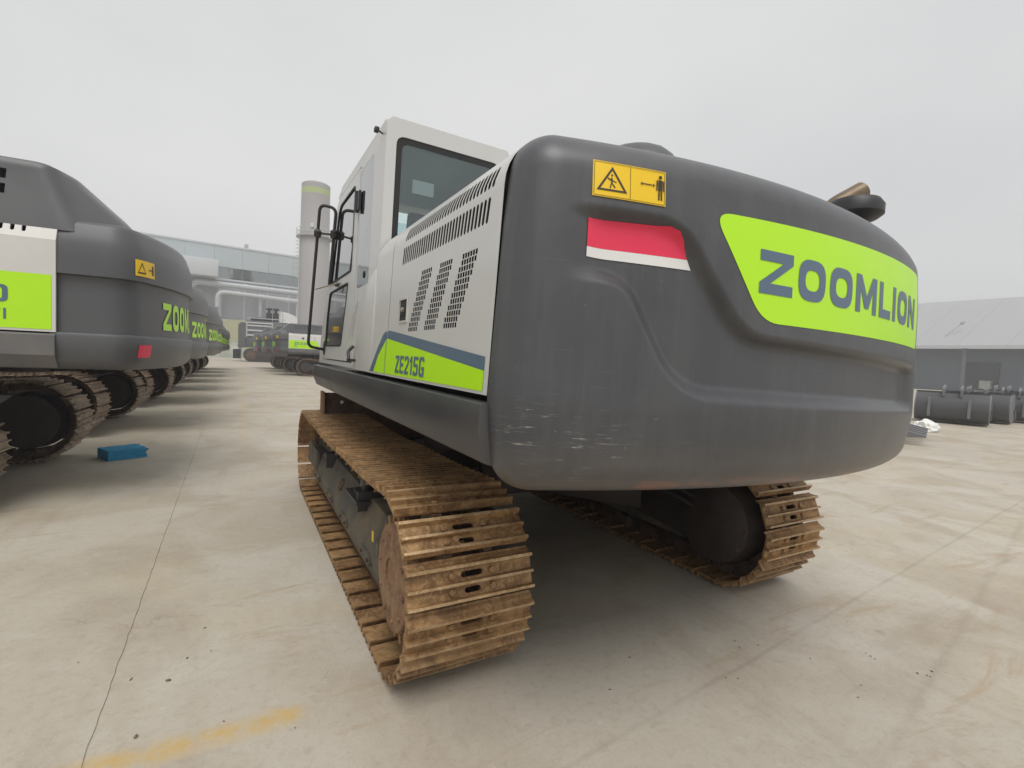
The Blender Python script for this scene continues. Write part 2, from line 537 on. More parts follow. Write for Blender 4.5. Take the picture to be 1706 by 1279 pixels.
def prism(name, poly, axis, a, b, m, parent=None, bevel=0.0, smooth=None):
    bm = bmesh.new()
    add_prism(bm, poly, axis, a, b)
    return finish(name, bm, m, parent, bevel, smooth)

def tube(name, pts, r, m, parent=None, n=10):
    bm = bmesh.new()
    add_tube(bm, pts, r, n)
    return finish(name, bm, m, parent, smooth=50)

def lathe(name, prof, origin, axis, m, parent=None, n=28, smooth=35):
    bm = bmesh.new()
    add_lathe(bm, prof, origin, axis, n)
    return finish(name, bm, m, parent, smooth=smooth)

def cut(me, cutter_bm):
    """real openings: subtract the cutter from a mesh"""
    a = bpy.data.objects.new('tmp_a', me)
    bmesh.ops.recalc_face_normals(cutter_bm, faces=cutter_bm.faces)
    cm = bm_mesh(cutter_bm, 'tmp_c')
    b = bpy.data.objects.new('tmp_b', cm)
    COL.objects.link(a)
    COL.objects.link(b)
    md = a.modifiers.new('cut', 'BOOLEAN')
    md.object = b
    md.operation = 'DIFFERENCE'
    md.solver = 'EXACT'
    dg = bpy.context.evaluated_depsgraph_get()
    dg.update()
    new = bpy.data.meshes.new_from_object(a.evaluated_get(dg))
    bpy.data.objects.remove(a)
    bpy.data.objects.remove(b)
    bpy.data.meshes.remove(cm)
    return new

def thing(name, label, cat, loc=(0, 0, 0), rz=0.0, group=None):
    o = bpy.data.objects.new(name, None)
    o.empty_display_size = 0.2
    o.location = loc
    o.rotation_euler = (0, 0, rz)
    COL.objects.link(o)
    return tag(o, label, cat, group)

def tag(o, label, cat, group=None):
    o['label'] = label
    o['category'] = cat
    if group:
        o['group'] = group
    return o

def kind(o, k, label=None):
    o['kind'] = k
    if label:
        o['label'] = label
    return o

def copy_tree(o, parent=None):
    c = o.copy()
    COL.objects.link(c)
    if parent is not None:
        c.parent = parent
    for ch in list(o.children):
        copy_tree(ch, c)
    return c

# ------------------------------------------------------------------ lettering (block glyphs, height 1)
def ring(w, h, t, r, n=6, x0=0.0, y0=0.0):
    o = round_poly([(x0, y0), (x0 + w, y0), (x0 + w, y0 + h), (x0, y0 + h)], r, n)
    i = round_poly([(x0 + t, y0 + t), (x0 + w - t, y0 + t), (x0 + w - t, y0 + h - t), (x0 + t, y0 + h - t)], max(r - t * 0.7, 0.02), n)
    m = len(o)
    return [[o[k], o[(k + 1) % m], i[(k + 1) % m], i[k]] for k in range(m)]

def glyph(ch, w, t=0.2):
    if ch == 'Z':
        return [[(0, 0), (w, 0), (w, t), (t * 1.35, t), (w, 1 - t), (w, 1), (0, 1), (0, 1 - t), (w - t * 1.35, 1 - t), (0, t)]]
    if ch in 'O0':
        return ring(w, 1, t, min(w, 1) * 0.42)
    if ch == 'M':
        return [[(0, 0), (t, 0), (t, 0.62), (w / 2 - t * .45, 0.12), (w / 2 + t * .45, 0.12), (w - t, 0.62), (w - t, 0), (w, 0), (w, 1), (w - t * 1.1, 1), (w / 2, 0.45), (t * 1.1, 1), (0, 1)]]
    if ch == 'L':
        return [[(0, 0), (w, 0), (w, t), (t, t), (t, 1), (0, 1)]]
    if ch == 'I':
        return [[(0, 0), (t, 0), (t, 1), (0, 1)]]
    if ch == 'N':
        return [[(0, 0), (t, 0), (t, 0.6), (w - t, 0), (w, 0), (w, 1), (w - t, 1), (w - t, 0.4), (t, 1), (0, 1)]]
    if ch == 'E':
        m = 0.5
        return [[(0, 0), (w, 0), (w, t), (t, t), (t, m - t / 2), (w * .92, m - t / 2), (w * .92, m + t / 2), (t, m + t / 2), (t, 1 - t), (w, 1 - t), (w, 1), (0, 1)]]
    if ch == 'F':
        return [[(0, 0), (t, 0), (t, .42), (w * .9, .42), (w * .9, .42 + t), (t, .42 + t), (t, 1 - t), (w, 1 - t), (w, 1), (0, 1)]]
    if ch == '2':
        return [[(0, 0), (w, 0), (w, t), (t * 1.3, t), (w, .55), (w, .86), (w - .14, 1), (.1, 1), (0, .9), (0, .72), (t, .72), (t, 1 - t), (w - t, 1 - t), (w - t, .62), (0, t * .8)]]
    if ch == '1':
        return [[(w * .45, 0), (w * .45 + t, 0), (w * .45 + t, 1), (w * .45, 1), (w * .05, .8), (w * .05, .62), (w * .45, .78)]]
    if ch == '5':
        return [[(0, 0), (w - .12, 0), (w, .12), (w, .5), (w - .12, .62), (t, .62), (t, 1 - t), (w, 1 - t), (w, 1), (0, 1), (0, .62 - t), (w - t, .62 - t), (w - t, t), (t, t), (t, .25), (0, .25)]]
    if ch == 'G':
        return [[(.12, 0), (w, 0), (w, .5), (w * .5, .5), (w * .5, .5 - t), (w - t, .5 - t), (w - t, t), (t, t), (t, 1 - t), (w - t, 1 - t), (w - t, .76), (w, .76), (w, .88), (w - .12, 1), (.12, 1), (0, .88), (0, .12)]]
    if ch == '3':
        return [[(0, 0), (w - .1, 0), (w, .1), (w, .45), (w - .08, .5), (w, .55), (w, .9), (w - .1, 1), (0, 1), (0, 1 - t), (w - t, 1 - t), (w - t, .5 + t * .5), (w * .25, .5 + t * .5), (w * .25, .5 - t * .5), (w - t, .5 - t * .5), (w - t, t), (0, t)]]
    return []

def text_polys(s, widths, gap, t=0.2):
    x = 0.0
    out = []
    for ch, w in zip(s, widths):
        for p in glyph(ch, w, t):
            out.append([(u + x, v) for u, v in p])
        x += w + gap
    return out, x - gap

def place(polys, sx, sy, ox, oy, shear=0.0):
    return [[(ox + (u + shear * v) * sx, oy + v * sy) for u, v in p] for p in polys]

def decal(name, polys, fn, m, parent, step=0.05, vstep=None, us=None):
    """thin printed film: 2-D outlines cut into strips and laid on the surface fn(u, v, out)"""
    bm = bmesh.new()
    for p in polys:
        bm.faces.new([bm.verts.new((u, v, 0)) for u, v in p])
    bm.normal_update()
    bmesh.ops.triangulate(bm, faces=bm.faces)
    xs = [v.co.x for v in bm.verts]
    ys = [v.co.y for v in bm.verts]
    def slices(lo, hi, st, no):
        k = math.floor(lo / st) + 1
        while k * st < hi:
            co = (k * st, 0, 0) if no[0] else (0, k * st, 0)
            bmesh.ops.bisect_plane(bm, geom=bm.verts[:] + bm.edges[:] + bm.faces[:], plane_co=co, plane_no=no)
            k += 1
    slices(min(xs), max(xs), step, (1, 0, 0))
    if vstep:
        slices(min(ys), max(ys), vstep, (0, 1, 0))
    bmesh.ops.remove_doubles(bm, verts=bm.verts, dist=1e-5)
    for v in bm.verts:
        v.co = fn(v.co.x, v.co.y)
    me = bm_mesh(bm, name)
    return link(name, me, m, parent, smooth=60)

# ================================================================== SETTING: the concrete yard
def build_ground():
    bm = bmesh.new()
    ys = [-60, -30, -12]
    y = -8.0
    while y < 40:
        ys.append(y)
        y += 0.06 if y < 4 else (0.2 if y < 12 else 1.0)
    ys += [45, 60, 90, 150, 240]
    rows = []
    rnd = random.Random(3)
    for y in ys:
        jx = -2.574 - 0.0105 * (min(max(y, -8), 60) + 1.8)
        jx += rnd.uniform(-.0007, .0007) if y < 12 else 0
        w0 = 0.002 + rnd.random() ** 2 * 0.008
        w1 = 0.002 + rnd.random() ** 2 * 0.008
        rows.append([bm.verts.new(p) for p in ((-160, y, 0), (jx - w0, y, 0), (jx - w0 * .6, y, -0.006), (jx + w1 * .6, y, -0.006), (jx + w1, y, 0), (260, y, 0))])
    for A, B in zip(rows, rows[1:]):
        for k in range(5):
            bm.faces.new((A[k], A[k + 1], B[k + 1], B[k]))
    o = finish('ground', bm, 'worn_concrete')
    kind(o, 'structure', 'worn pale concrete yard with a long expansion joint and faded yellow paint')
build_ground()

# ================================================================== crawler tracks
def shoe_mesh(name, half=0.3, mats=('rusty_shoe', 'worn_grouser', 'rusty_chain'), detailed=True):
    top = [(-.106, -.020), (-.097, -.014), (-.091, .000), (-.085, .010), (-.080, .036), (-.066, .036), (-.058, .010), (-.009, .010), (-.006, .036),
           (.006, .036), (.009, .010), (.058, .010), (.062, .036), (.074, .036), (.077, .010), (.079, .006)]
    bot = [(.079, -.006), (.060, -.004), (-.080, -.004), (-.086, -.008), (-.094, -.022), (-.106, -.026)]
    bm = bmesh.new()
    add_prism(bm, [(-y, z) for y, z in top + bot], 'X', -half, half)
    bmesh.ops.recalc_face_normals(bm, faces=bm.faces)
    for f in bm.faces:
        c = f.calc_center_median()
        if c.z > 0.034:
            f.material_index = 1
    me = bm_mesh(bm, name)
    for m in mats:
        me.materials.append(MATS[m])
    if detailed:
        c = bmesh.new()
        for y, w in ((.033, .040), (-.034, .026)):
            h = .013
            p = [(w * sx + h * math.cos(a), y + h * math.sin(a)) for sx, a0 in ((1, -PI / 2), (-1, PI / 2)) for a in [a0 + PI * k / 5 for k in range(6)]]
            add_prism(c, p, 'Z', -.05, .03)
        me = cut(me, c)
        me.name = name
        bm = bmesh.new()
        bm.from_mesh(me)
        for bx in (-.098, .098):
            for by in (-.033, .033):
                add_lathe(bm, [(.017, .009), (.017, .021), (.012, .024)], (bx, by, 0), (0, 0, 1), 6, 0)
        bm.to_mesh(me)
        bm.free()
    return me

def track_path(yr, yf, Rr, Rf, g, rollers, sag, drop=0.022):
    pts = []
    def arc(yc, zc, r, a0, a1, n):
        for k in range(n + 1):
            a = a0 + (a1 - a0) * k / n
            pts.append((yc + r * math.cos(a), zc + r * math.sin(a)))
    n = 40
    for k in range(n):
        pts.append((yr + (yf - yr) * k / n, g))
    arc(yf, Rf, Rf - g, -PI / 2, PI / 2, 32)
    stops = [yf] + sorted(rollers, reverse=True) + [yr]
    for a, b in zip(stops, stops[1:]):
        for k in range(1, 16):
            t = k / 16
            y = a + (b - a) * t
            zl = 2 * Rf - g + (2 * Rr - 2 * Rf) * (yf - y) / (yf - yr)
            zl -= drop * (0 if a == yf else 1) * (1 - t) + drop * (0 if b == yr else 1) * t
            pts.append((y, zl - sag * 4 * t * (1 - t) * (abs(a - b) / 1.4) ** 2))
        if b != yr:
            pts.append((b, 2 * Rf - g + (2 * Rr - 2 * Rf) * (yf - b) / (yf - yr) - drop))
    arc(yr, Rr, Rr - g, PI / 2, 3 * PI / 2, 32)
    return pts

def along(pts, n, phase):
    closed = pts + [pts[0]]
    seg = [math.dist(a, b) for a, b in zip(closed, closed[1:])]
    tot = sum(seg)
    res = []
    for k in range(n):
        d = ((k + phase) / n % 1.0) * tot
        i = 0
        while d > seg[i] and i < len(seg) - 1:
            d -= seg[i]
            i += 1
        def at(dd):
            j, e = i, dd
            while e > seg[j % len(seg)]:
                e -= seg[j % len(seg)]
                j += 1
            while e < 0:
                j -= 1
                e += seg[j % len(seg)]
            a, b = closed[j % len(seg)], closed[j % len(seg) + 1]
            t = e / seg[j % len(seg)] if seg[j % len(seg)] else 0
            return (a[0] + (b[0] - a[0]) * t, a[1] + (b[1] - a[1]) * t)
        p, q, c = at(d - .08), at(d + .08), at(d)
        L = math.dist(p, q)
        res.append((((p[0] + q[0]) / 4 + c[0] / 2, (p[1] + q[1]) / 4 + c[1] / 2), ((q[0] - p[0]) / L, (q[1] - p[1]) / L)))
    return res, tot

def build_track(parent, X, yr, yf, Rr, Rf, shoe, rollers, sag=0.03, phase=0.3, joined=None, chain_mat='rusty_chain', pitch=0.19):
    g = 0.069
    pts = track_path(yr, yf, Rr, Rf, g, rollers, sag)
    _, tot = along(pts, 4, 0)
    n = round(tot / pitch)
    fr, _ = along(pts, n, phase)
    fr = [((y + dz * .03, z - dy * .03), (dy, dz)) for (y, z), (dy, dz) in fr]
    bm = bmesh.new()
    mats_ = []
    for (y, z), (dy, dz) in fr:
        M = Matrix(((1, 0, 0, X), (0, -dy, dz, y), (0, -dz, -dy, z), (0, 0, 0, 1)))
        mats_.append(M)
        if joined is None:
            for s in (-1, 1):
                x0 = s * .098
                vs_ = add_box(bm, x0 - .022, x0 + .022, -.09, .09, -.1, -.012)
                bmesh.ops.transform(bm, matrix=M, verts=vs_)
            vs_ = add_box(bm, -.09, .09, -.112, -.078, -.085, -.05)
            bmesh.ops.transform(bm, matrix=M, verts=vs_)
    if joined is not None:
        for M in mats_:
            for s in (-1, 1):
                vs_ = add_box(bm, s * .098 - .03, s * .098 + .03, -.095, .095, -.13, -.012, 2)
                bmesh.ops.transform(bm, matrix=M, verts=vs_)
            b0 = len(bm.verts)
            bm.from_mesh(joined)
            bm.verts.ensure_lookup_table()
            bmesh.ops.transform(bm, matrix=M, verts=bm.verts[b0:])
        me = bm_mesh(bm, 'track_belt')
        for m in joined.materials:
            me.materials.append(m)
        o = bpy.data.objects.new('track_belt', me)
        COL.objects.link(o)
        o.parent = parent
        return o
    ch = finish('track_chain', bm, chain_mat, parent)
    for M in mats_:
        o = bpy.data.objects.new('track_shoe', shoe)
        COL.objects.link(o)
        o.parent = ch
        o.matrix_local = M
    return ch

SHOE = shoe_mesh('track_shoe')
SHOE_PALE = shoe_mesh('track_shoe_pale', 0.3, ('pale_shoe', 'pale_shoe', 'rusty_chain'), False)

# ================================================================== the excavator in front
EX = thing('crawler_excavator', 'light grey and charcoal excavator with lime green rear badge, parked close to the camera', 'excavator')
ROLL = 0.022
def upper(o):
    R = Matrix.Rotation(ROLL, 4, 'Y')
    p = Vector((0, 0, 1.4))
    o.rotation_euler = (0, ROLL, 0)
    o.location = p - R.to_3x3() @ p
    return o

def build_undercarriage():
    yr, yf, Rr, Rf = -1.702, 1.702, 0.455, 0.448
    for s in (-1, 1):
        xc = s * 1.187
        build_track(EX, xc, yr, yf, Rr, Rf, SHOE, (-.62, .72), sag=0.022, phase=0.31 if s < 0 else 0.12)
        # side frame: a welded box with sloping top
        bm = bmesh.new()
        o = s
        add_prism(bm, [(xc - .19, .20), (xc + .19, .20), (xc + .21, .36), (xc + .13, .585), (xc - .13, .585), (xc - .21, .36)], 'Y', yr + .34, yf - .30)
        # fork ends
        for q in (-1, 1):
            add_box(bm, xc + q * .20 - .025, xc + q * .20 + .025, yf - .52, yf + .05, .34, .56)
        fr = finish('track_frame', bm, 'frame_paint', EX, bevel=0.012)
        for yy in (-1.02, -.30, .36, 1.08):
            prism('frame_cover', round_poly([(yy - .11, .27), (yy + .11, .27), (yy + .11, .345), (yy - .11, .345)], .02, 3), 'X', xc + s * .200, xc + s * .222, 'frame_paint', fr)
            for q in (-.085, .085):
                lathe('cover_bolt', [(.013, 0), (.013, .012)], (xc + s * .222, yy + q, .308), (s, 0, 0), 'rusty_chain', fr, 6)
        prism('frame_step', [(xc + s * .15, .575), (xc + s * .235, .575), (xc + s * .235, .555), (xc + s * .16, .555)], 'Y', -.82, -.44, 'black_plastic', fr)
        prism('frame_step', [(xc + s * .15, .575), (xc + s * .235, .575), (xc + s * .235, .555), (xc + s * .16, .555)], 'Y', .95, 1.28, 'black_plastic', fr)
        lathe('grease_port', [(.05, 0), (.05, .015), (.03, .03)], (xc + s * .165, .05, .47), (s, 0, .35), 'rusty_chain', fr, 12)
        # plates standing on the frame (roller brackets)
        for yy in (-.62, .72):
            bm = bmesh.new()
            add_box(bm, xc - .20, xc - .05, yy - .10, yy + .10, .56, .60)
            add_prism(bm, [(yy - .08, .56), (yy + .08, .56), (yy + .05, .72), (yy - .05, .72)], 'X', xc - .16, xc - .13)
            add_box(bm, xc - .22, xc - .04, yy - .16, yy - .12, .50, .63)
            finish('roller_bracket', bm, 'black_plastic', EX, bevel=0.004)
            lathe('carrier_roller', [(.05, -.14), (.085, -.13), (.085, -.06), (.065, -.05), (.065, .05), (.085, .06), (.085, .13), (.05, .14)],
                  (xc, yy, .70), (1, 0, 0), 'dark_casting', EX, 20)
        # bottom rollers
        bm = bmesh.new()
        add_lathe(bm, [(.05, -.16), (.10, -.15), (.10, -.10), (.082, -.09), (.082, .09), (.10, .10), (.10, .15), (.05, .16)], (0, 0, 0), (1, 0, 0), 20)
        rm = bm_mesh(bm, 'track_roller')
        rm.materials.append(MATS['dark_casting'])
        smooth_by_angle(rm)
        for k in range(7):
            ro = bpy.data.objects.new('track_roller', rm)
            COL.objects.link(ro)
            ro.parent = EX
            ro.location = (xc, yr + .50 + k * .40, .215)
        # toothed sprocket with the final-drive cover
        bm = bmesh.new()
        nt, r0, r1 = 21, .265, .315
        poly = []
        for k in range(nt):
            for da, r in ((-.5, r0), (-.28, r0), (-.12, r1), (.12, r1), (.28, r0)):
                a = 2 * PI * (k + da) / nt
                poly.append((yr + r * math.cos(a), Rr + r * math.sin(a)))
        add_prism(bm, poly, 'X', xc - .035, xc + .035)
        add_prism(bm, [(yr + (p[0] - yr) * .99, Rr + (p[1] - Rr) * .99) for p in poly], 'X', xc + s * .185, xc + s * .215)
        sp = finish('sprocket', bm, 'rusty_shoe', EX)
        a, b = (xc, s * 1.0)
        cov = lathe('final_drive_cover', [(.26, 0), (.26, .10), (.258, .235), (.250, .246), (.09, .250), (.0901, .243), (.02, .243)], (xc, yr, Rr), (s, 0, 0), 'rusty_disc', sp, 40)
        for k in range(10):
            an = 2 * PI * k / 10 + .1
            lathe('cover_bolt', [(.013, 0), (.013, .007), (.009, .009)], (xc + s * .2465, yr + .205 * math.cos(an), Rr + .205 * math.sin(an)), (s, 0, 0), 'rusty_disc', sp, 6)
        # travel motor inside the track, under its guard
        bm = bmesh.new()
        add_lathe(bm, [(.25, .03), (.30, .08), (.31, .20), (.285, .30), (.20, .34), (.05, .35)], (xc, yr, Rr), (-s, 0, 0), 32)
        m_ = finish('travel_motor', bm, 'dark_casting', EX, smooth=40)
        for k in range(12):
            an = 2 * PI * k / 12
            lathe('motor_bolt', [(.016, 0), (.016, .016)], (xc - s * .298, yr + .262 * math.cos(an), Rr + .262 * math.sin(an)), (-s, 0, 0), 'rusty_chain', m_, 6)
        for dz_ in (0, .07):
            tube('travel_hose', round_path([(xc - s * .30, yr + .10, .50 + dz_), (xc - s * .42, yr + .30, .60 + dz_), (s * .45, -.55, .72 + dz_)], .12), .018, 'black_rubber', m_, 8)
        prism('motor_guard', round_poly([(yr + .05, .23), (yr + .95, .30), (yr + .95, .62), (yr + .05, .72)], .06), 'X', xc - s * .24, xc - s * .20, 'dark_casting', EX)
        # front idler
        lathe('idler_wheel', [(.10, -.10), (.27, -.09), (.28, -.05), (.30, -.045), (.30, .045), (.28, .05), (.27, .09), (.10, .10)], (xc, yf, Rf), (1, 0, 0), 'dark_casting', EX, 36)
        # X-frame legs to the middle
        for e in (-1, 1):
            bm = bmesh.new()
            p0, p1 = Vector((s * .25, e * .25, .62)), Vector((s * 1.0, e * .85, .50))
            d = (p1 - p0)
            sd = Vector((-d.y, d.x, 0)).normalized() * .2
            v8 = [bm.verts.new(p) for p in (p0 - sd + Vector((0, 0, -.2)), p0 + sd + Vector((0, 0, -.2)), p0 + sd + Vector((0, 0, .24)), p0 - sd + Vector((0, 0, .24)),
                                            p1 - sd + Vector((0, 0, -.16)), p1 + sd + Vector((0, 0, -.16)), p1 + sd + Vector((0, 0, .12)), p1 - sd + Vector((0, 0, .12)))]
            for q in ((0, 1, 2, 3), (7, 6, 5, 4), (0, 4, 5, 1), (1, 5, 6, 2), (2, 6, 7, 3), (3, 7, 4, 0)):
                bm.faces.new([v8[i] for i in q])
            finish('frame_leg', bm, 'dark_casting', EX, bevel=.01)
    lathe('swing_bearing', [(.55, .60), (.66, .62), (.66, .86), (.60, .88), (.60, 1.00), (.66, 1.01), (.66, 1.10)], (0, 0, 0), (0, 0, 1), 'dark_casting', EX, 48)
    box('frame_centre', -.5, .5, -.5, .5, .42, .66, 'dark_casting', EX, .02)
    box('turntable_frame', -.72, .72, -1.5, 1.45, .90, 1.10, 'dark_casting', EX, .02)
    # small maker's plate and yellow mark on the left side frame
    box('frame_label', -1.399, -1.395, -1.30, -1.25, .40, .47, 'frame_paint', EX)
    box('grease_mark', -1.3985, -1.395, -1.18, -1.15, .44, .50, 'yellow_film', EX)
build_undercarriage()

# ---- counterweight: one function gives its skin, so films can be laid on it
class Skin:
    def __init__(s, hw, y0, rho, rc, zb, prof, ztop, chan=None):
        s.hw, s.y0, s.rho, s.rc, s.zb = hw, y0, rho, rc, zb
        s.prof, s.ztop, s.chan = prof, ztop, chan
        s.cy = -y0 + rho
        s.fy = s.cy - math.sqrt((rho - rc) ** 2 - (hw - rc) ** 2)      # fillet centre
        s.a = math.atan2(hw - rc, s.cy - s.fy)                         # half angle of the rear arc
        s.sa = rho * s.a
        s.sf = rc * (PI / 2 - s.a)
    def plan(s, u):
        sg = -1 if u < 0 else 1
        v = abs(u)
        if v <= s.sa:
            a = v / s.rho
            return sg * s.rho * math.sin(a), s.cy - s.rho * math.cos(a), sg * math.sin(a), -math.cos(a)
        if v <= s.sa + s.sf:
            a = s.a + (v - s.sa) / s.rc
            return sg * (s.hw - s.rc + s.rc * math.sin(a)), s.fy - s.rc * math.cos(a), sg * math.sin(a), -math.cos(a)
        return sg * s.hw, s.fy + (v - s.sa - s.sf), sg * 1.0, 0.0
    def at(s, u, z, out=0.0):
        x, y, nx, ny = s.plan(u)
        i = s.prof(u, x, z) - out
        if s.chan:
            i += s.chan(u, z)
        return Vector((x - nx * i, y - ny * i, z))
    def build(s, name, m, parent, yfront, us, vs_, extra=5, xin=0.9):
        bm = bmesh.new()
        cols = []
        for u in us:
            x, y, nx, ny = s.plan(u)
            zt = s.ztop(x)
            col = [s.at(u, s.zb + (zt - s.zb) * v) for v in vs_]
            top, bt = col[-1], col[0]
            fx = max(-s.hw * xin, min(s.hw * xin, top.x))
            up = [top.lerp(Vector((fx, yfront, zt + .004)), k / extra) for k in range(1, extra + 1)]
            dn = [bt.lerp(Vector((fx, yfront, s.zb)), k / 3) for k in (3, 2, 1)]
            cols.append([bm.verts.new(p) for p in dn + col + up])
        for A, B in zip(cols, cols[1:]):
            for k in range(len(A) - 1):
                try:
                    bm.faces.new((A[k], B[k], B[k + 1], A[k + 1]))
                except ValueError:
                    pass
        bmesh.ops.remove_doubles(bm, verts=bm.verts, dist=1e-5)
        return finish(name, bm, m, parent, smooth=50)

def sstep(a, b, x):
    t = max(0.0, min(1.0, (x - a) / (b - a)))
    return t * t * (3 - 2 * t)

CHAN = round_poly([(-1.30, 2.015), (-.80, 2.015), (-.505, 1.645), (1.6, 1.597), (1.6, 1.40), (-.78, 1.44), (-1.0, 1.815), (-1.30, 1.81)],
                  [0, .10, .14, 0, 0, .16, .10, 0], 8)
def poly_sd(px, py, poly):
    """signed distance, positive inside"""
    d = 1e9
    ins = False
    n = len(poly)
    for i in range(n):
        ax, ay = poly[i]
        bx, by = poly[(i + 1) % n]
        ex, ey = bx - ax, by - ay
        wx, wy = px - ax, py - ay
        t = max(0.0, min(1.0, (wx * ex + wy * ey) / (ex * ex + ey * ey + 1e-12)))
        d = min(d, (wx - ex * t) ** 2 + (wy - ey * t) ** 2)
        if (ay > py) != (by > py) and px < (bx - ax) * (py - ay) / (by - ay) + ax:
            ins = not ins
    return math.sqrt(d) * (1 if ins else -1)

def cw_chan(u, z):
    if z < 1.30 or z > 2.1:
        return 0.0
    q = poly_sd(u, z, CHAN)
    lowside = 1.0 if z < (1.92 if u < -.9 else (1.73 if u < -.6 else 1.53)) else 0.0
    d = (lambda t: t * .75 + .25 * t * t * (3 - 2 * t))(max(0.0, min(1.0, (q + .026) / .054))) if lowside else sstep(-.026, .022, q)
    fade = sstep(-1.24, -1.06, u) * (1 - sstep(1.08, 1.2, u))
    return 0.046 * d * fade

def cw_top(x):
    a = abs(x) / 1.36
    return 2.318 - 0.012 * a ** 2
def cw_prof(u, x, z):
    zt = cw_top(x)
    i = 0.0
    rb = 0.12
    if z < 1.06 + rb:
        t = (1.06 + rb - z) / rb
        i += rb * (1 - math.sqrt(max(0.0, 1 - t * t)))
    if z < 1.38:
        i += 0.048 * ((1.38 - z) / 0.32) ** 1.5
    if z > 1.4:
        i += 0.034 * (z - 1.4) + 0.10 * max(0.0, z - 1.95) ** 1.5
    rt = 0.15
    if z > zt - rt:
        t = min(1.0, (z - zt + rt) / rt)
        i += rt * 1.1 * (1 - math.sqrt(max(0.0, 1 - t * t)))
    return i

def build_counterweight():
    S = Skin(1.36, 2.90, 4.0, 0.19, 1.06, cw_prof, cw_top, cw_chan)
    yseam = -2.535
    tot = S.sa + S.sf + max(0.0, yseam - S.fy)
    nu = 330
    us = [-tot + 2 * tot * k / nu for k in range(nu + 1)]
    vsl = []
    for k in range(14):
        vsl.append(0.105 * (1 - math.cos(PI / 2 * k / 14)))
    vsl += [0.105 + (0.86 - 0.105) * k / 110 for k in range(110)]
    for k in range(17):
        vsl.append(0.86 + 0.14 * math.sin(PI / 2 * k / 16))
    cw = S.build('counterweight', 'counterweight_paint', EX, -2.42, us, vsl, 5, .92)
    upper(cw)
    film = lambda off: (lambda u, v: S.at(u, v, off))
    # lime badge with the maker's name
    bd = round_poly([(-.675, 2.085), (-.42, 1.715), (1.19, 1.728), (1.19, 2.135)], [.09, .09, .05, .05], 7)
    decal('badge', [bd], film(.0018), 'green_film', cw, .04, .06)
    tp, tw = text_polys('ZOOMLION', (1.08, 1.04, 1.04, 1.22, .86, .26, 1.04, 1.05), 0.20, .25)
    tp = place(tp, 1.50 / tw, .162, -.445, 1.822)
    decal('badge_lettering', tp, film(.0034), 'slate_film', cw, .04)
    # red and white reflector in the recess
    rd = [(-1.142, 1.906), (-.742, 1.910), (-.772, 1.970), (-.798, 1.998), (-.835, 2.010), (-1.142, 2.0)]
    decal('reflector', [rd], film(.003), 'red_film', cw, .02, .02)
    decal('reflector_band', [[(-1.142, 1.872), (-.724, 1.874), (-.7415, 1.9095), (-1.142, 1.9055)]], film(.003), 'white_film', cw, .02)
    # yellow warning sticker
    st = (-1.142, -.872, 2.066, 2.186)
    decal('warning_sticker', [[(st[0], st[2]), (st[1], st[2]), (st[1], st[3]), (st[0], st[3])]], film(.003), 'yellow_film', cw, .03)
    pr = []
    def hollow_tri(a, b, c, w):
        ce = [(a[0] + b[0] + c[0]) / 3, (a[1] + b[1] + c[1]) / 3]
        i = [(p[0] + (ce[0] - p[0]) * w, p[1] + (ce[1] - p[1]) * w) for p in (a, b, c)]
        o = (a, b, c)
        return [[o[k], o[(k + 1) % 3], i[(k + 1) % 3], i[k]] for k in range(3)]
    def bar(x0, y0, x1, y1, w):
        L = math.hypot(x1 - x0, y1 - y0)
        nx, ny = -(y1 - y0) / L * w / 2, (x1 - x0) / L * w / 2
        return [(x0 + nx, y0 + ny), (x0 - nx, y0 - ny), (x1 - nx, y1 - ny), (x1 + nx, y1 + ny)]
    pr += hollow_tri((-1.128, 2.088), (-1.018, 2.088), (-1.074, 2.170), .22)
    pr += [bar(-1.090, 2.131, -1.076, 2.124, .004), bar(-1.0755, 2.133, -1.0745, 2.113, .0055), bar(-1.0775, 2.1125, -1.080, 2.098, .004), bar(-1.0725, 2.1125, -1.062, 2.101, .004),
           bar(-1.072, 2.124, -1.058, 2.119, .003), bar(-1.0775, 2.141, -1.0715, 2.141, .006)]
    # frame lines of the sticker and the divider
    e = .004
    for q in ((st[0] + e, st[2] + e, st[1] - e, st[2] + e), (st[0] + e, st[3] - e, st[1] - e, st[3] - e)):
        pr.append(bar(q[0], q[1], q[2], q[3], .0016))
    for xx in (st[0] + e + .001, -1.007, st[1] - e - .001):
        pr.append(bar(xx, st[2] + e + .002, xx, st[3] - e - .002, .0016))
    # arrow and standing man
    pr += [bar(-.962, 2.132, -.925, 2.132, .0035), [(-.970, 2.132), (-.9625, 2.138), (-.9625, 2.126)], [(-.9145, 2.132), (-.9225, 2.138), (-.9225, 2.126)]]
    hx = -.894
    pr += [[(hx + .0065 * math.cos(a), 2.163 + .0065 * math.sin(a)) for a in [PI * k / 4 for k in range(8)]],
           [(hx - .0085, 2.118), (hx + .0085, 2.118), (hx + .0085, 2.153), (hx - .0085, 2.153)],
           bar(hx - .0125, 2.152, -.9075, 2.116, .0045), bar(hx + .0125, 2.152, hx + .0135, 2.116, .0045),
           bar(hx - .0045, 2.1175, hx - .005, 2.084, .006), bar(hx + .0045, 2.1175, hx + .005, 2.084, .006)]
    decal('warning_print', pr, film(.0045), 'black_print', cw, .05)
    # lifting-eye plug and slot on the lower lip
    return S
SKIN = build_counterweight()

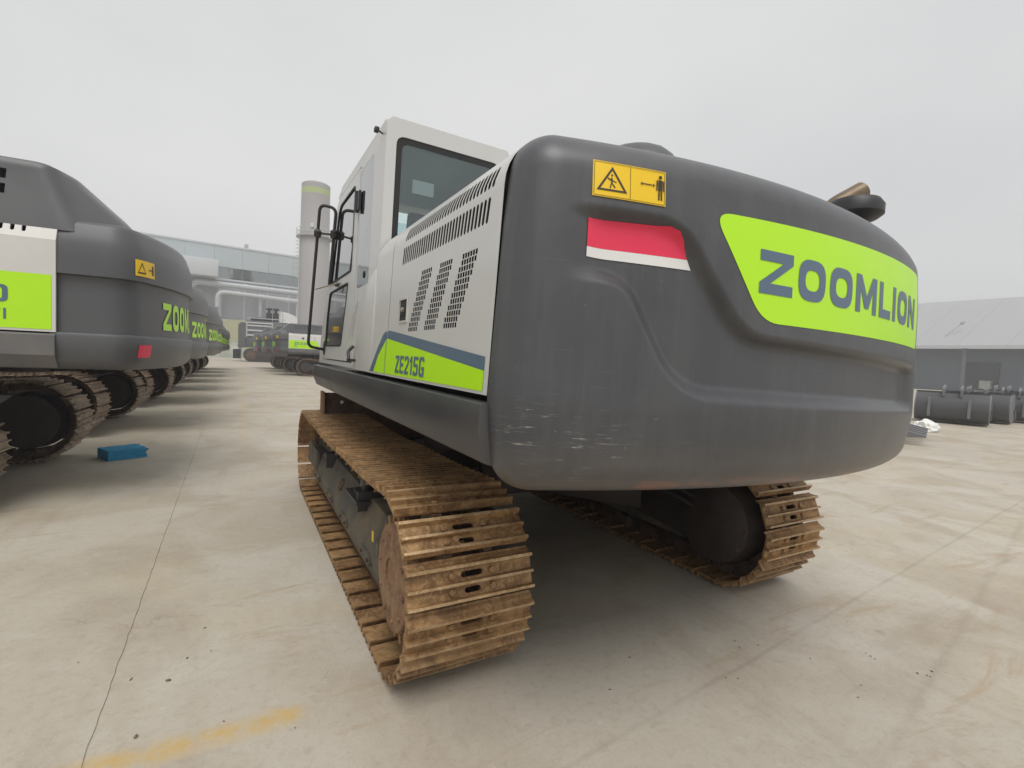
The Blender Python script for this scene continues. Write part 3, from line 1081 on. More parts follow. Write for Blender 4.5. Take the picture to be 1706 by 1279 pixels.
# ---- engine hood
def hood_section(inset=0.0, xend=-0.9, n=8):
    pts = []
    r = .19 - inset
    cx, cz = -1.345 + .19, 2.295 - .19
    pts.append((-1.362 + inset, 1.388))
    pts.append((-1.352 + inset, 1.80))
    for k in range(n + 1):
        a = PI - PI / 2 * k / n
        pts.append((cx + r * math.cos(a), cz + r * math.sin(a)))
    pts.append((xend, 2.305 - inset))
    return pts

def build_hood():
    sec = hood_section() + hood_section(.0016)[::-1]
    bm = bmesh.new()
    add_prism(bm, sec, 'Y', -2.522, -1.176)
    bmesh.ops.recalc_face_normals(bm, faces=bm.faces)
    me = bm_mesh(bm, 'engine_door')
    c = bmesh.new()
    def capsule(yc, z0, z1, w, lean):
        p = []
        for k in range(7):
            a = PI * k / 6
            p.append((yc - lean + w * math.cos(a), z1 - w + w * math.sin(a)))
        for k in range(7):
            a = PI + PI * k / 6
            p.append((yc + w * math.cos(a), z0 + w + w * math.sin(a)))
        add_prism(c, p, 'X', -1.5, -1.13)
    for k in range(32):
        capsule(-1.378 - k * .0332, 1.995, 2.088, .0116, .010)
        if k < 32:
            capsule(-1.405 - k * .0332, 2.118, 2.190, .0116, .012)
    for b in range(3):
        for r in range(12):
            off = (r // 2) * .0285 + (r % 2) * .006
            for q in range(6):
                y1 = -1.565 - b * .247 - off - q * .0245
                z0 = 1.632 + r * .0243
                add_box(c, -1.5, -1.2, y1 - .0200, y1, z0, z0 + .0203)
    # latch pocket
    add_box(c, -1.5, -1.2, -1.528, -1.392, 1.692, 1.802)
    me = cut(me, c)
    door = link('engine_door', me, 'light_grey_paint', EX, 30)
    upper(door)
    # latch
    la = box('latch_pocket', -1.350, -1.338, -1.526, -1.394, 1.694, 1.800, 'black_plastic', door)
    box('latch_handle', -1.3545, -1.3485, -1.500, -1.420, 1.715, 1.775, 'black_rubber', door, .002)
    lathe('lock_barrel', [(.013, 0), (.013, .010), (.009, .012)], (-1.3545, -1.455, 1.750), (-1, 0, 0), 'bright_bolt', door, 14)
    bm = bmesh.new()
    for a, b_, c_, d in ((-1.534, -1.386, 1.682, 1.692), (-1.534, -1.386, 1.802, 1.812), (-1.534, -1.528, 1.692, 1.802), (-1.392, -1.386, 1.692, 1.802)):
        add_box(bm, -1.3605, -1.3535, a, b_, c_, d)
    finish('latch_frame', bm, 'light_grey_paint', door)
    # films low on the door, carried over the gap onto the fairing by two pieces
    def film(off):
        return lambda u, v: Vector((-1.362 + (v - 1.388) / .412 * .010 - off, -u, v))
    stripe = [(.80, 1.400), (.90, 1.400), (1.0, 1.505), (1.165, 1.600), (1.165, 1.640), (1.14, 1.645), (1.08, 1.625), (.97, 1.545)]
    green = [(.905, 1.400), (1.165, 1.400), (1.165, 1.598), (1.003, 1.503)]
    stripe2 = [(1.178, 1.604), (2.49, 1.472), (2.49, 1.520), (1.30, 1.640), (1.20, 1.648), (1.178, 1.642)]
    green2 = [(1.178, 1.400), (2.49, 1.400), (2.49, 1.471), (1.24, 1.5965), (1.178, 1.6025)]
    decal('slate_stripe', [stripe2], film(.002), 'slate_film', door, .2)
    decal('green_panel', [green2], film(.002), 'green_film', door, .2)
    tp, tw = text_polys('ZE215G', (.62, .58, .62, .40, .62, .64), .16, .17)
    tp = place(tp, .47 / tw, .092, 1.395, 1.415)
    decal('model_lettering', tp, film(.0045), 'slate_film', door, .3)
    # fairing between engine door and cab
    bm = bmesh.new()
    add_prism(bm, sec, 'Y', -1.166, -.812)
    fa = finish('side_fairing', bm, 'light_grey_paint', EX, smooth=30)
    upper(fa)
    wing = [(-.811, 1.388), (-.235, 1.388), (-.27, 1.52), (-.36, 1.70), (-.47, 1.87), (-.58, 1.975), (-.70, 2.03), (-.811, 2.055)]
    bm = bmesh.new()
    add_prism(bm, wing, 'X', -1.3605, -1.337)
    wg = finish('fairing_wing', bm, 'light_grey_paint', EX, bevel=.006)
    upper(wg)
    def film2(off):
        return lambda u, v: Vector((-1.364 - off, -u, v))
    decal('slate_stripe', [stripe], film(.0025), 'slate_film', fa, .2)
    decal('green_panel', [green], film(.0025), 'green_film', fa, .2)
    # top and right side of the hood
    top = [(-.896, 2.305), (0, 2.335), (1.0, 2.30), (1.2, 2.27), (1.33, 2.12), (1.355, 1.8), (1.36, 1.388), (1.33, 1.388), (1.30, 2.08), (1.18, 2.22), (.98, 2.26), (-.896, 2.27)]
    bm = bmesh.new()
    add_prism(bm, top, 'Y', -2.52, -.812)
    ht = finish('hood_top', bm, 'light_grey_paint', EX, smooth=35)
    upper(ht)
    bm = bmesh.new()
    add_prism(bm, hood_section(.030) + hood_section(.045)[::-1], 'Y', -2.51, -.83)
    upper(finish('slot_shade_backing', bm, 'engine_bay_shade', EX))  # black sheet added behind the slots so they read as shaded
    eb = box('bay_shade_box', -1.22, 1.22, -2.42, -.86, 1.30, 2.02, 'engine_bay_shade', EX)  # plain black box painted as the dark of the bay, no engine modelled
    upper(eb)
    # raised cover, precleaner and exhaust on the hood
    bm = bmesh.new()
    n = 20
    rings = []
    for k in range(9):
        a = PI / 2 * k / 8
        rr, hh = math.cos(a) ** .6, math.sin(a) ** .9
        rings.append([bm.verts.new((-.545 + .215 * rr * math.cos(2 * PI * q / n), -2.20 + .30 * rr * math.sin(2 * PI * q / n), 2.28 + .245 * hh)) for q in range(n)])
    for A, B in zip(rings, rings[1:]):
        for q in range(n):
            bm.faces.new((A[q], A[(q + 1) % n], B[(q + 1) % n], B[q]))
    bmesh.ops.remove_doubles(bm, verts=bm.verts, dist=1e-4)
    hc = finish('hood_cover', bm, 'charcoal_paint', EX, smooth=60)
    upper(hc)
    bm = bmesh.new()
    add_tube(bm, round_path([(.96, -2.24, 2.2), (.98, -2.26, 2.55), (1.20, -2.35, 2.70)], .22, 8), .058, 18)
    ep = finish('exhaust_pipe', bm, 'exhaust_steel', EX, smooth=50)
    upper(ep)
    d = (Vector((1.20, -2.35, 2.70)) - Vector((.98, -2.26, 2.55))).normalized()
    em = lathe('exhaust_mouth', [(.05, 0), (.05, .0015)], Vector((1.20, -2.35, 2.70)) + d * .0005, d, 'black_rubber', ep, 18)
    pc = lathe('precleaner', [(.07, 2.2), (.07, 2.47), (.12, 2.49), (.150, 2.515), (.150, 2.565), (.128, 2.597), (.08, 2.612), (.02, 2.617)], (1.06, -2.39, 0), (0, 0, 1), 'black_plastic', EX, 28)
    upper(pc)
build_hood()

# ---- platform and sill
def build_platform():
    sec = [(-1.34, 1.366), (-1.388, 1.360), (-1.392, 1.250), (-1.350, 1.150), (-1.20, 1.118), (-1.20, 1.30)]
    bm = bmesh.new()
    add_prism(bm, sec, 'Y', -2.532, 1.705)
    s = finish('side_sill', bm, 'sill_paint', EX, bevel=.006)
    upper(s)
    bm = bmesh.new()
    add_prism(bm, [(-x, z) for x, z in sec], 'Y', -2.532, 1.705)
    upper(finish('side_sill', bm, 'sill_paint', EX, bevel=.006))
    p = box('platform_deck', -1.34, 1.34, -2.50, 1.69, 1.17, 1.33, 'black_plastic', EX)
    upper(p)
    p = box('belly_plate', -1.19, 1.19, -2.45, 1.60, 1.105, 1.168, 'dark_casting', EX)
    upper(p)
    b = prism('front_plate', [(-1.30, .42), (.60, .42), (.60, 1.10), (-1.30, 1.10)], 'Y', 1.50, 1.53, 'brown_plate', EX)
    e = box('plate_edge', -1.325, -1.303, 1.44, 1.60, .78, 1.115, 'rusty_disc', EX)
    h = lathe('plate_hole', [(.018, 0), (.018, .006)], (-1.12, 1.499, 1.00), (0, -1, 0), 'paper', EX, 12)
build_platform()

# ---- cab
def build_cab():
    X0, X1 = -1.335, -.42
    def slab(name, poly, holes, x0, x1, m, parent=None, bev=0.0):
        bm = bmesh.new()
        add_prism(bm, poly, 'X', x0, x1)
        bmesh.ops.recalc_face_normals(bm, faces=bm.faces)
        if holes:
            c = bmesh.new()
            for h in holes:
                add_prism(c, h, 'X', x0 - .1, x1 + .1)
            me = cut(bm_mesh(bm, name), c)
        else:
            me = bm_mesh(bm, name)
        return link(name, me, m, parent or EX, 35)
    quarter = round_poly([(-.50, 2.0), (-.10, 2.0), (-.10, 2.90), (-.50, 2.90)], .05)
    rear = [(-.753, 1.39), (-.067, 1.39), (-.067, 3.0), (-.753, 3.0)]
    rq = slab('cab_rear_panel', rear, [quarter], X0, X0 + .05, 'light_grey_paint')
    upper(rq)
    prism('quarter_glass', quarter, 'X', X0 + .001, X0 + .007, 'side_glass', rq)
    door = round_poly([(-.055, 1.44), (1.48, 1.44), (1.36, 1.90), (.93, 2.83), (.80, 2.93), (-.055, 2.93)], [.02, .1, .1, .06, .06, .02], 4)
    win_u = round_poly([(.10, 2.16), (1.13, 2.16), (.86, 2.78), (.76, 2.85), (.10, 2.85)], .05, 4)
    win_l = round_poly([(.40, 1.56), (1.30, 1.56), (1.24, 1.88), (1.15, 2.09), (.20, 2.09)], .05, 4)
    dr = slab('cab_door', door, [win_u, win_l], X0 - .004, X0 + .04, 'light_grey_paint')
    upper(dr)
    for wname, w in (('door_glass', win_u), ('lower_glass', win_l)):
        prism(wname, w, 'X', X0 + .002, X0 + .008, 'side_glass', dr)
        cx = sum(p[0] for p in w) / len(w)
        cz = sum(p[1] for p in w) / len(w)
        inner = [(cx + (a - cx) * .965, cz + (b - cz) * .95) for a, b in w]
        bm = bmesh.new()
        n = len(w)
        A = [bm.verts.new((X0 - .008, a, b)) for a, b in w]
        B = [bm.verts.new((X0 - .008, a, b)) for a, b in inner]
        A2 = [bm.verts.new((X0 + .008, a, b)) for a, b in w]
        B2 = [bm.verts.new((X0 + .008, a, b)) for a, b in inner]
        for k in range(n):
            j = (k + 1) % n
            bm.faces.new((A[k], A[j], B[j], B[k]))
            bm.faces.new((B[k], B[j], B2[j], B2[k]))
            bm.faces.new((A[k], A2[k], A2[j], A[j]))
        finish('window_seal', bm, 'black_rubber', dr)
    # middle bar and handle of the door, hinges
    box('door_grip', X0 - .030, X0 - .006, .62, .74, 2.105, 2.135, 'black_plastic', dr, .006)
    for z in (2.60,):
        bm = bmesh.new()
        add_box(bm, X0 - .022, X0 - .005, -.135, -.075, z, z + .14)
        add_box(bm, X0 - .022, X0 - .0055, -.035, .025, z + .01, z + .13)
        add_lathe(bm, [(.016, -.01), (.016, .15)], (X0 - .02, -.055, z), (0, 0, 1), 10)
        upper(finish('door_hinge', bm, 'black_plastic', EX, smooth=40))
    frame = [(-.066, 2.945), (.805, 2.945), (.945, 2.845), (1.378, 1.905), (1.50, 1.43), (-.066, 1.43), (-.066, 1.39), (1.70, 1.39), (1.66, 1.62), (1.47, 1.95), (1.00, 2.88), (.76, 3.0), (-.066, 3.0)]
    fr = slab('cab_side_frame', frame, None, X0 + .001, X0 + .05, 'light_grey_paint')
    upper(fr)
    # ventilation ribs pressed into the lower rear corner
    bm = bmesh.new()
    for k in range(4):
        y = -.21 + k * .055
        add_prism(bm, [(y, 1.90 - k * .03), (y + .018, 1.90 - k * .03), (y + .15, 1.66 - k * .02), (y + .135, 1.66 - k * .02)], 'X', X0 - .007, X0 - .0005)
    upper(finish('pressed_rib', bm, 'light_grey_paint', EX))
    # rear wall with its window
    rw = [(X0, 1.39), (X1, 1.39), (X1, 2.98), (X1 - .05, 3.035), (X0 + .04, 3.035), (X0, 3.0)]
    wr = round_poly([(-1.268, 2.10), (-.52, 2.10), (-.52, 2.925), (-1.268, 2.925)], .06, 5)
    bm = bmesh.new()
    add_prism(bm, rw, 'Y', -.80, -.755)
    bmesh.ops.recalc_face_normals(bm, faces=bm.faces)
    c = bmesh.new()
    add_prism(c, wr, 'Y', -.95, -.6)
    rear_w = link('cab_rear_wall', cut(bm_mesh(bm, 'cab_rear_wall'), c), 'light_grey_paint', EX, 35)
    upper(rear_w)
    prism('rear_glass', wr, 'Y', -.793, -.787, 'cab_glass', rear_w)
    inner = round_poly([(-1.228, 2.14), (-.56, 2.14), (-.56, 2.885), (-1.228, 2.885)], .05, 5)
    bm = bmesh.new()
    A = [bm.verts.new((a, -.795, b)) for a, b in wr]
    B = [bm.verts.new((a, -.795, b)) for a, b in inner]
    for k in range(len(wr)):
        j = (k + 1) % len(wr)
        bm.faces.new((A[k], A[j], B[j], B[k]))
    finish('window_seal', bm, 'black_rubber', rear_w)
    # roof
    bm = bmesh.new()
    add_prism(bm, [(-.754, 3.003), (.78, 3.003), (.95, 2.95), (.95, 2.97), (.78, 3.03), (-.754, 3.033)], 'X', X0 + .004, X1)
    upper(finish('cab_roof', bm, 'light_grey_paint', EX, bevel=.008))
    bm = bmesh.new()
    add_prism(bm, [(-.75, 2.96), (.70, 2.96), (.70, 3.0), (-.75, 3.0)], 'X', X0 + .055, X1 - .05)
    upper(finish('headliner', bm, 'cab_lining', EX))
    # right wall and front
    rwin = [(-.5, 2.0), (1.1, 2.0), (.85, 2.85), (-.5, 2.85)]
    side = [(-.754, 1.39), (1.70, 1.39), (1.66, 1.62), (1.47, 1.95), (1.00, 2.88), (.76, 3.0), (-.754, 3.0)]
    rs = slab('cab_right_wall', side, [rwin], X1 - .04, X1, 'light_grey_paint')
    upper(rs)
    prism('side_glass', rwin, 'X', X1 - .024, X1 - .018, 'cab_glass', rs)
    bm = bmesh.new()
    q = [(X0 + .055, 1.45, 1.97), (X1 - .045, 1.45, 1.97), (X1 - .045, .99, 2.86), (X0 + .055, .99, 2.86)]
    v8 = [bm.verts.new(p) for p in q] + [bm.verts.new((p[0], p[1] - .006, p[2] - .002)) for p in q]
    for f in ((0, 1, 2, 3), (7, 6, 5, 4), (0, 4, 5, 1), (1, 5, 6, 2), (2, 6, 7, 3), (3, 7, 4, 0)):
        bm.faces.new([v8[i] for i in f])
    upper(finish('windscreen', bm, 'cab_glass', EX))
    upper(box('cab_floor', X0 + .055, X1 - .045, -.75, 1.6, 1.395, 1.44, 'black_plastic', EX))
    upper(prism('front_panel', [(1.60, 1.44), (1.66, 1.44), (1.62, 1.66), (1.44, 1.955), (1.40, 1.94)], 'X', X0 + .055, X1 - .045, 'light_grey_paint', EX))
    # seat and console
    bm = bmesh.new()
    add_box(bm, -1.12, -.64, -.05, .42, 1.72, 1.86)
    add_prism(bm, [(-.12, 1.80), (.02, 1.80), (-.10, 2.45), (-.22, 2.45)], 'X', -1.10, -.66)
    add_prism(bm, [(-.20, 2.47), (-.12, 2.47), (-.15, 2.64), (-.22, 2.64)], 'X', -.99, -.77)
    add_box(bm, -1.0, -.76, .05, .35, 1.44, 1.72)
    upper(finish('driver_seat', bm, 'seat_fabric', EX, bevel=.03))
    upper(box('rear_shelf', X0 + .06, X1 - .05, -.75, -.35, 1.44, 2.05, 'cab_lining', EX, .02))
    upper(box('window_note', -1.135, -.985, -.752, -.750, 2.60, 2.69, 'paper', EX))
    # handrail: a bent tube with clamps, standing off the front pillar
    R = .0145
    a, b = Vector((-1.50, 1.30, 1.55)), Vector((-1.50, .90, 2.86))
    c_, d = Vector((-1.362, .86, 2.84)), Vector((-1.362, 1.06, 2.15))
    path = round_path([(-1.345, 1.36, 1.53), a, b, c_, d], .06, 6)
    hr = tube('handrail', path, R, 'black_plastic', EX, 10)
    upper(hr)
    t = .16
    p0, p1 = b.lerp(a, .19), c_.lerp(d, .33)
    bm = bmesh.new()
    add_tube(bm, [p0, p1], .010, 8)
    add_lathe(bm, [(.012, -.045), (.032, -.03), (.034, .02), (.014, .04)], p0, (b - a), 12)
    add_lathe(bm, [(.012, -.045), (.034, -.03), (.036, .03), (.014, .045)], p1, (c_ - d), 12)
    finish('rail_clamp', bm, 'black_plastic', hr, smooth=45)
    st = tube('door_stay', [(-1.46, 1.25, 2.12), (-1.352, .55, 2.12)], .007, 'bright_bolt', EX, 8)
    upper(st)
    wl = tube('corner_lamp', [(-1.335, -.70, 2.95), (-1.365, -.70, 2.965)], .006, 'black_plastic', EX, 8)
    upper(wl)
    box('lamp_head', -1.392, -1.362, -.725, -.68, 2.95, 2.98, 'black_plastic', wl, .008)
    # lock, plug and grommet on the side
    upper(lathe('grommet', [(.025, 0), (.025, .004)], (-1.3355, -.35, 2.08), (-1, 0, 0), 'black_rubber', EX, 14))
    bm = bmesh.new()
    add_tube(bm, round_path([(-1.362, -.25, 1.56), (-1.40, -.25, 1.52), (-1.40, -.30, 1.46)], .02, 4), .012, 8)
    add_box(bm, -1.41, -1.362, -.34, -.27, 1.445, 1.465)
    upper(finish('toggle_latch', bm, 'black_plastic', EX, smooth=40))
    upper(lathe('step_hole', [(.075, 0), (.07, .004), (.05, .002)], (-1.3395, 1.33, 1.545), (-1, 0, 0), 'black_rubber', EX, 20))
build_cab()

# ================================================================== the parked row: bigger excavators with angular tails
def big_prof(u, x, z):
    pts = [(1.28, .13), (1.31, .07), (1.36, .035), (1.575, .0), (1.60, .012), (1.606, .045), (2.085, .055), (2.10, .050), (2.112, .012), (2.38, .020), (2.55, .078), (2.585, .098), (2.60, .150)]
    for (a, i), (b, j) in zip(pts, pts[1:]):
        if z <= b:
            t = max(0.0, (z - a) / (b - a))
            return i + (j - i) * t
    return pts[-1][1]

def big_excavator(label, group, shoes):
    E = thing('crawler_excavator', label, 'excavator', group=group)
    yr, yf, Rr, Rf = -1.37, 2.55, .52, .50
    for s in (-1, 1):
        xc = s * 1.225
        build_track(E, xc, yr, yf, Rr, Rf, SHOE_PALE, (-.2, 1.4), .03, .2 if s < 0 else .55, None if shoes else SHOE_PALE, pitch=.205)
        bm = bmesh.new()
        add_prism(bm, [(xc - .19, .22), (xc + .19, .22), (xc + .21, .42), (xc + .13, .66), (xc - .13, .66), (xc - .21, .42)], 'Y', yr + .3, yf - .3)
        finish('track_frame', bm, 'dark_casting', E)
        bm = bmesh.new()
        add_lathe(bm, [(.36, -.035), (.36, .035)], (xc, yr, Rr), (s, 0, 0), 28)
        add_lathe(bm, [(.33, .03), (.33, .12), (.30, .19), (.10, .21)], (xc, yr, Rr), (s, 0, 0), 28)
        add_lathe(bm, [(.32, -.30), (.33, -.1), (.30, -.03)], (xc, yr, Rr), (s, 0, 0), 28)
        finish('sprocket', bm, 'dark_casting', E, smooth=40)
        lathe('idler_wheel', [(.1, -.1), (.32, -.09), (.34, .0), (.32, .09), (.1, .1)], (xc, yf, Rf), (1, 0, 0), 'dark_casting', E, 28)
    lathe('swing_bearing', [(.65, .55), (.75, .6), (.75, 1.3)], (0, 0, 0), (0, 0, 1), 'dark_casting', E, 32)
    box('frame_centre', -1.0, 1.0, -.6, .9, .45, .75, 'dark_casting', E)
    S = Skin(1.42, 3.15, 3.6, .30, 1.28, big_prof, lambda x: 2.60)
    ys = -2.295
    tot = S.sa + S.sf + max(.0, ys - S.fy)
    us = [-tot + 2 * tot * k / 90 for k in range(91)]
    zs = [1.28, 1.295, 1.31, 1.335, 1.36, 1.46, 1.575, 1.60, 1.606, 1.75, 1.95, 2.085, 2.10, 2.112, 2.25, 2.38, 2.45, 2.55, 2.585, 2.60]
    cw = S.build('counterweight', 'charcoal_paint', E, ys, us, [(z - 1.28) / 1.32 for z in zs], 2, .8)
    film = lambda off: (lambda u, v: S.at(u, v, off))
    tp, tw = text_polys('ZOOMLION', (1.0, .95, .95, 1.15, .8, .24, .95, .98), .2, .24)
    decal('name_lettering', place(tp, 1.72 / tw, .28, -.86, 1.68), film(.006), 'green_film', cw, .05)
    for sg in (-1, 1):
        u0 = sg * 1.24
        def R(a, b, z0, z1):
            return [[(u0 + a, z0), (u0 + b, z0), (u0 + b, z1), (u0 + a, z1)]]
        decal('warning_sticker', R(-.13, .13, 2.16, 2.31), film(.005), 'yellow_film', cw, .04)
        decal('warning_print', [[(u0 - .11, 2.185), (u0 - .01, 2.185), (u0 - .022, 2.198), (u0 - .098, 2.198)], [(u0 - .11, 2.1855), (u0 - .098, 2.1985), (u0 - .06, 2.270), (u0 - .06, 2.29)], [(u0 - .01, 2.1855), (u0 - .06, 2.2905), (u0 - .06, 2.2705), (u0 - .022, 2.1985)],
                                [(u0 + .03, 2.228), (u0 + .08, 2.228), (u0 + .08, 2.238), (u0 + .03, 2.238)], [(u0 + .085, 2.19), (u0 + .11, 2.19), (u0 + .11, 2.28), (u0 + .085, 2.28)]], film(.008), 'black_print', cw, .04)
        decal('reflector', R(-.09, .09, 1.40, 1.52), film(.005), 'red_film', cw, .04)
    # body sides with louvre slots, lime panel and lettering
    for sg in (-1, 1):
        bm = bmesh.new()
        add_box(bm, sg * 1.42 - .02, sg * 1.42 + .0, -2.332, .35, 1.60, 2.38) if sg > 0 else add_box(bm, -1.42, -1.40, -2.332, .35, 1.60, 2.38)
        add_prism(bm, [(sg * 1.42, 2.381), (sg * 1.34, 2.60), (sg * 1.30, 2.63), (sg * 1.0, 2.64), (sg * 1.0, 2.62), (sg * 1.29, 2.61), (sg * 1.325, 2.59), (sg * 1.40, 2.381)], 'Y', -2.332, .35)
        bmesh.ops.recalc_face_normals(bm, faces=bm.faces)
        me = bm_mesh(bm, 'side_panel')
        c = bmesh.new()
        for k in range(22):
            y = -2.12 + k * .072
            add_prism(c, round_poly([(y - .014, 2.43), (y + .014, 2.43), (y + .014, 2.545), (y - .014, 2.545)], .013, 3), 'X', sg * 1.25, sg * 1.5)
        sp = link('side_panel', cut(me, c), 'white_panel_paint', E, 30)
        fl = lambda off, sg=sg: (lambda u, v: Vector((sg * (1.42 + off), u, v)))
        decal('green_panel', [[(-2.305, 1.62), (-.60, 1.62), (-.80, 2.085), (-2.305, 2.085)]], fl(.003), 'green_film', sp, .5)
        tp, tw = text_polys('ZE330', (.62, .58, .60, .60, .62), .16, .17)
        w = .75
        o = place(tp, (w / tw) * (-1 if sg < 0 else 1), .145, -1.28 if sg < 0 else -2.02, 1.83)
        decal('model_lettering', o, fl(.006), 'slate_film', sp, .5)
        tp, tw = text_polys('EFI', (.6, .55, .2), .2, .18)
        o = place(tp, (.16 / tw) * (-1 if sg < 0 else 1), .09, -1.86 if sg < 0 else -2.02, 1.69)
        decal('small_lettering', o, fl(.006), 'slate_film', sp, .5)
        box('door_handle', sg * 1.4225 - .004, sg * 1.4225 + .004, -1.62, -1.50, 2.16, 2.26, 'black_plastic', sp)
        box('panel_gap', sg * 1.4205 - .001, sg * 1.4205 + .001, -.912, -.90, 1.605, 2.375, 'black_rubber', sp)
        prism('side_sill', [(sg * 1.42, 1.585), (sg * 1.44, 1.57), (sg * 1.44, 1.40), (sg * 1.36, 1.29), (sg * 1.1, 1.27), (sg * 1.1, 1.585)], 'Y', -2.33, 2.2, 'radiator_grey', E)
    box('bay_shade_box', -1.38, 1.38, -2.3, .3, 1.45, 2.36, 'engine_bay_shade', E)  # black filler box, shade of the body interior put into its colour
    box('slot_shade_backing', -1.28, 1.28, -2.31, .3, 2.361, 2.60, 'engine_bay_shade', E)  # black backing that gives the louvre slots their shade
    # raised dark hood with sloping tail
    bm = bmesh.new()
    lo = round_poly([(-1.36, .15), (-1.36, -2.40), (-.98, -2.80), (.98, -2.80), (1.36, -2.40), (1.36, .15)], [0, .1, .12, .12, .1, 0], 4)
    hi = round_poly([(-1.28, .02), (-1.28, -2.26), (-.95, -2.36), (.95, -2.36), (1.28, -2.26), (1.28, .02)], [0, .1, .12, .12, .1, 0], 4)
    loops = []
    for f_, z_ in ((-.3, 2.48), (0, 2.605), (.82, 2.92), (.93, 2.99), (1.03, 3.035), (1.25, 3.055)):
        loops.append([bm.verts.new((a[0] + (b[0] - a[0]) * f_, a[1] + (b[1] - a[1]) * f_, z_)) for a, b in zip(lo, hi)])
    for A, B in zip(loops, loops[1:]):
        for k in range(len(A)):
            bm.faces.new((A[k], A[(k + 1) % len(A)], B[(k + 1) % len(A)], B[k]))
    bm.faces.new(loops[-1])
    bm.faces.new(loops[0][::-1])
    bmesh.ops.recalc_face_normals(bm, faces=bm.faces)
    c = bmesh.new()
    for sg in (-1, 1):
        for r in range(2):
            for k in range(9):
                y = -1.98 + k * .16
                add_box(c, sg * 1.30 - .06, sg * 1.30 + .1, y, y + .05, 2.735 + r * .13, 2.82 + r * .13)
    me = cut(bm_mesh(bm, 'engine_hood'), c)
    link('engine_hood', me, 'charcoal_paint', E, 40)
    box('platform_deck', -1.36, 1.36, -2.15, 2.2, 1.29, 1.44, 'black_plastic', E)
    # cab
    cab = box('cab', -1.42, -.45, .45, 2.25, 1.60, 3.10, 'white_panel_paint', E, .05)
    prism('cab_glass', [(.62, 1.95), (2.1, 1.95), (2.1, 2.9), (.62, 2.9)], 'X', -1.432, -1.423, 'building_glass', cab)
    prism('cab_glass', [(-1.32, 2.0), (-.55, 2.0), (-.55, 2.95), (-1.32, 2.95)], 'Y', .43, .44, 'building_glass', cab)
    prism('cab_glass', [(-1.32, 1.8), (-.55, 1.8), (-.55, 2.95), (-1.32, 2.95)], 'Y', 2.26, 2.27, 'building_glass', cab)
    bd = box('tool_box', .45, 1.42, .45, 2.2, 1.60, 2.35, 'white_panel_paint', E, .04)
    return E

LROW = [(3.10, 'second row'), ]
def build_rows():
    g = 'excavators parked along the lane'
    proto = big_excavator('charcoal excavator with raised hood, cut by the left edge of the picture', g, True)
    proto.location = (-5.75, 3.12, 0)
    proto.rotation_euler = (0, 0, math.radians(87.5))
    far = big_excavator('charcoal excavator parked across the lane, its lime side panel showing behind the handrail', 'excavators across the lane', False)
    far.location = (2.73, 28.6, 0)
    far.rotation_euler = (0, 0, math.radians(-90))
    names = ['charcoal excavator whose tail shows second in the row along the lane',
             'charcoal excavator whose tail shows third in the row along the lane',
             'charcoal excavator fourth in the row along the lane',
             'charcoal excavator fifth in the row along the lane',
             'charcoal excavator sixth in the row along the lane',
             'charcoal excavator seventh in the row along the lane',
             'charcoal excavator at the far end of the row along the lane']
    for k, nm in enumerate(names):
        o = copy_tree(proto if k < 2 else far)
        o.location = (-5.75 + random.uniform(-.1, .1), 3.12 + 4.4 * (k + 1), 0)
        o.rotation_euler = (0, 0, math.radians(88 + random.uniform(-2.2, 2.2)))
        o['label'] = nm
        o['group'] = g
    o = copy_tree(far)
    o.location = (2.35, 33.2, 0)
    o['label'] = 'charcoal excavator directly behind the lime panelled one across the lane'
    o = copy_tree(far)
    o.location = (1.95, 38.0, 0)
    o['label'] = 'charcoal excavator deepest of the cluster across the lane, in front of the louvred machine'
build_rows()

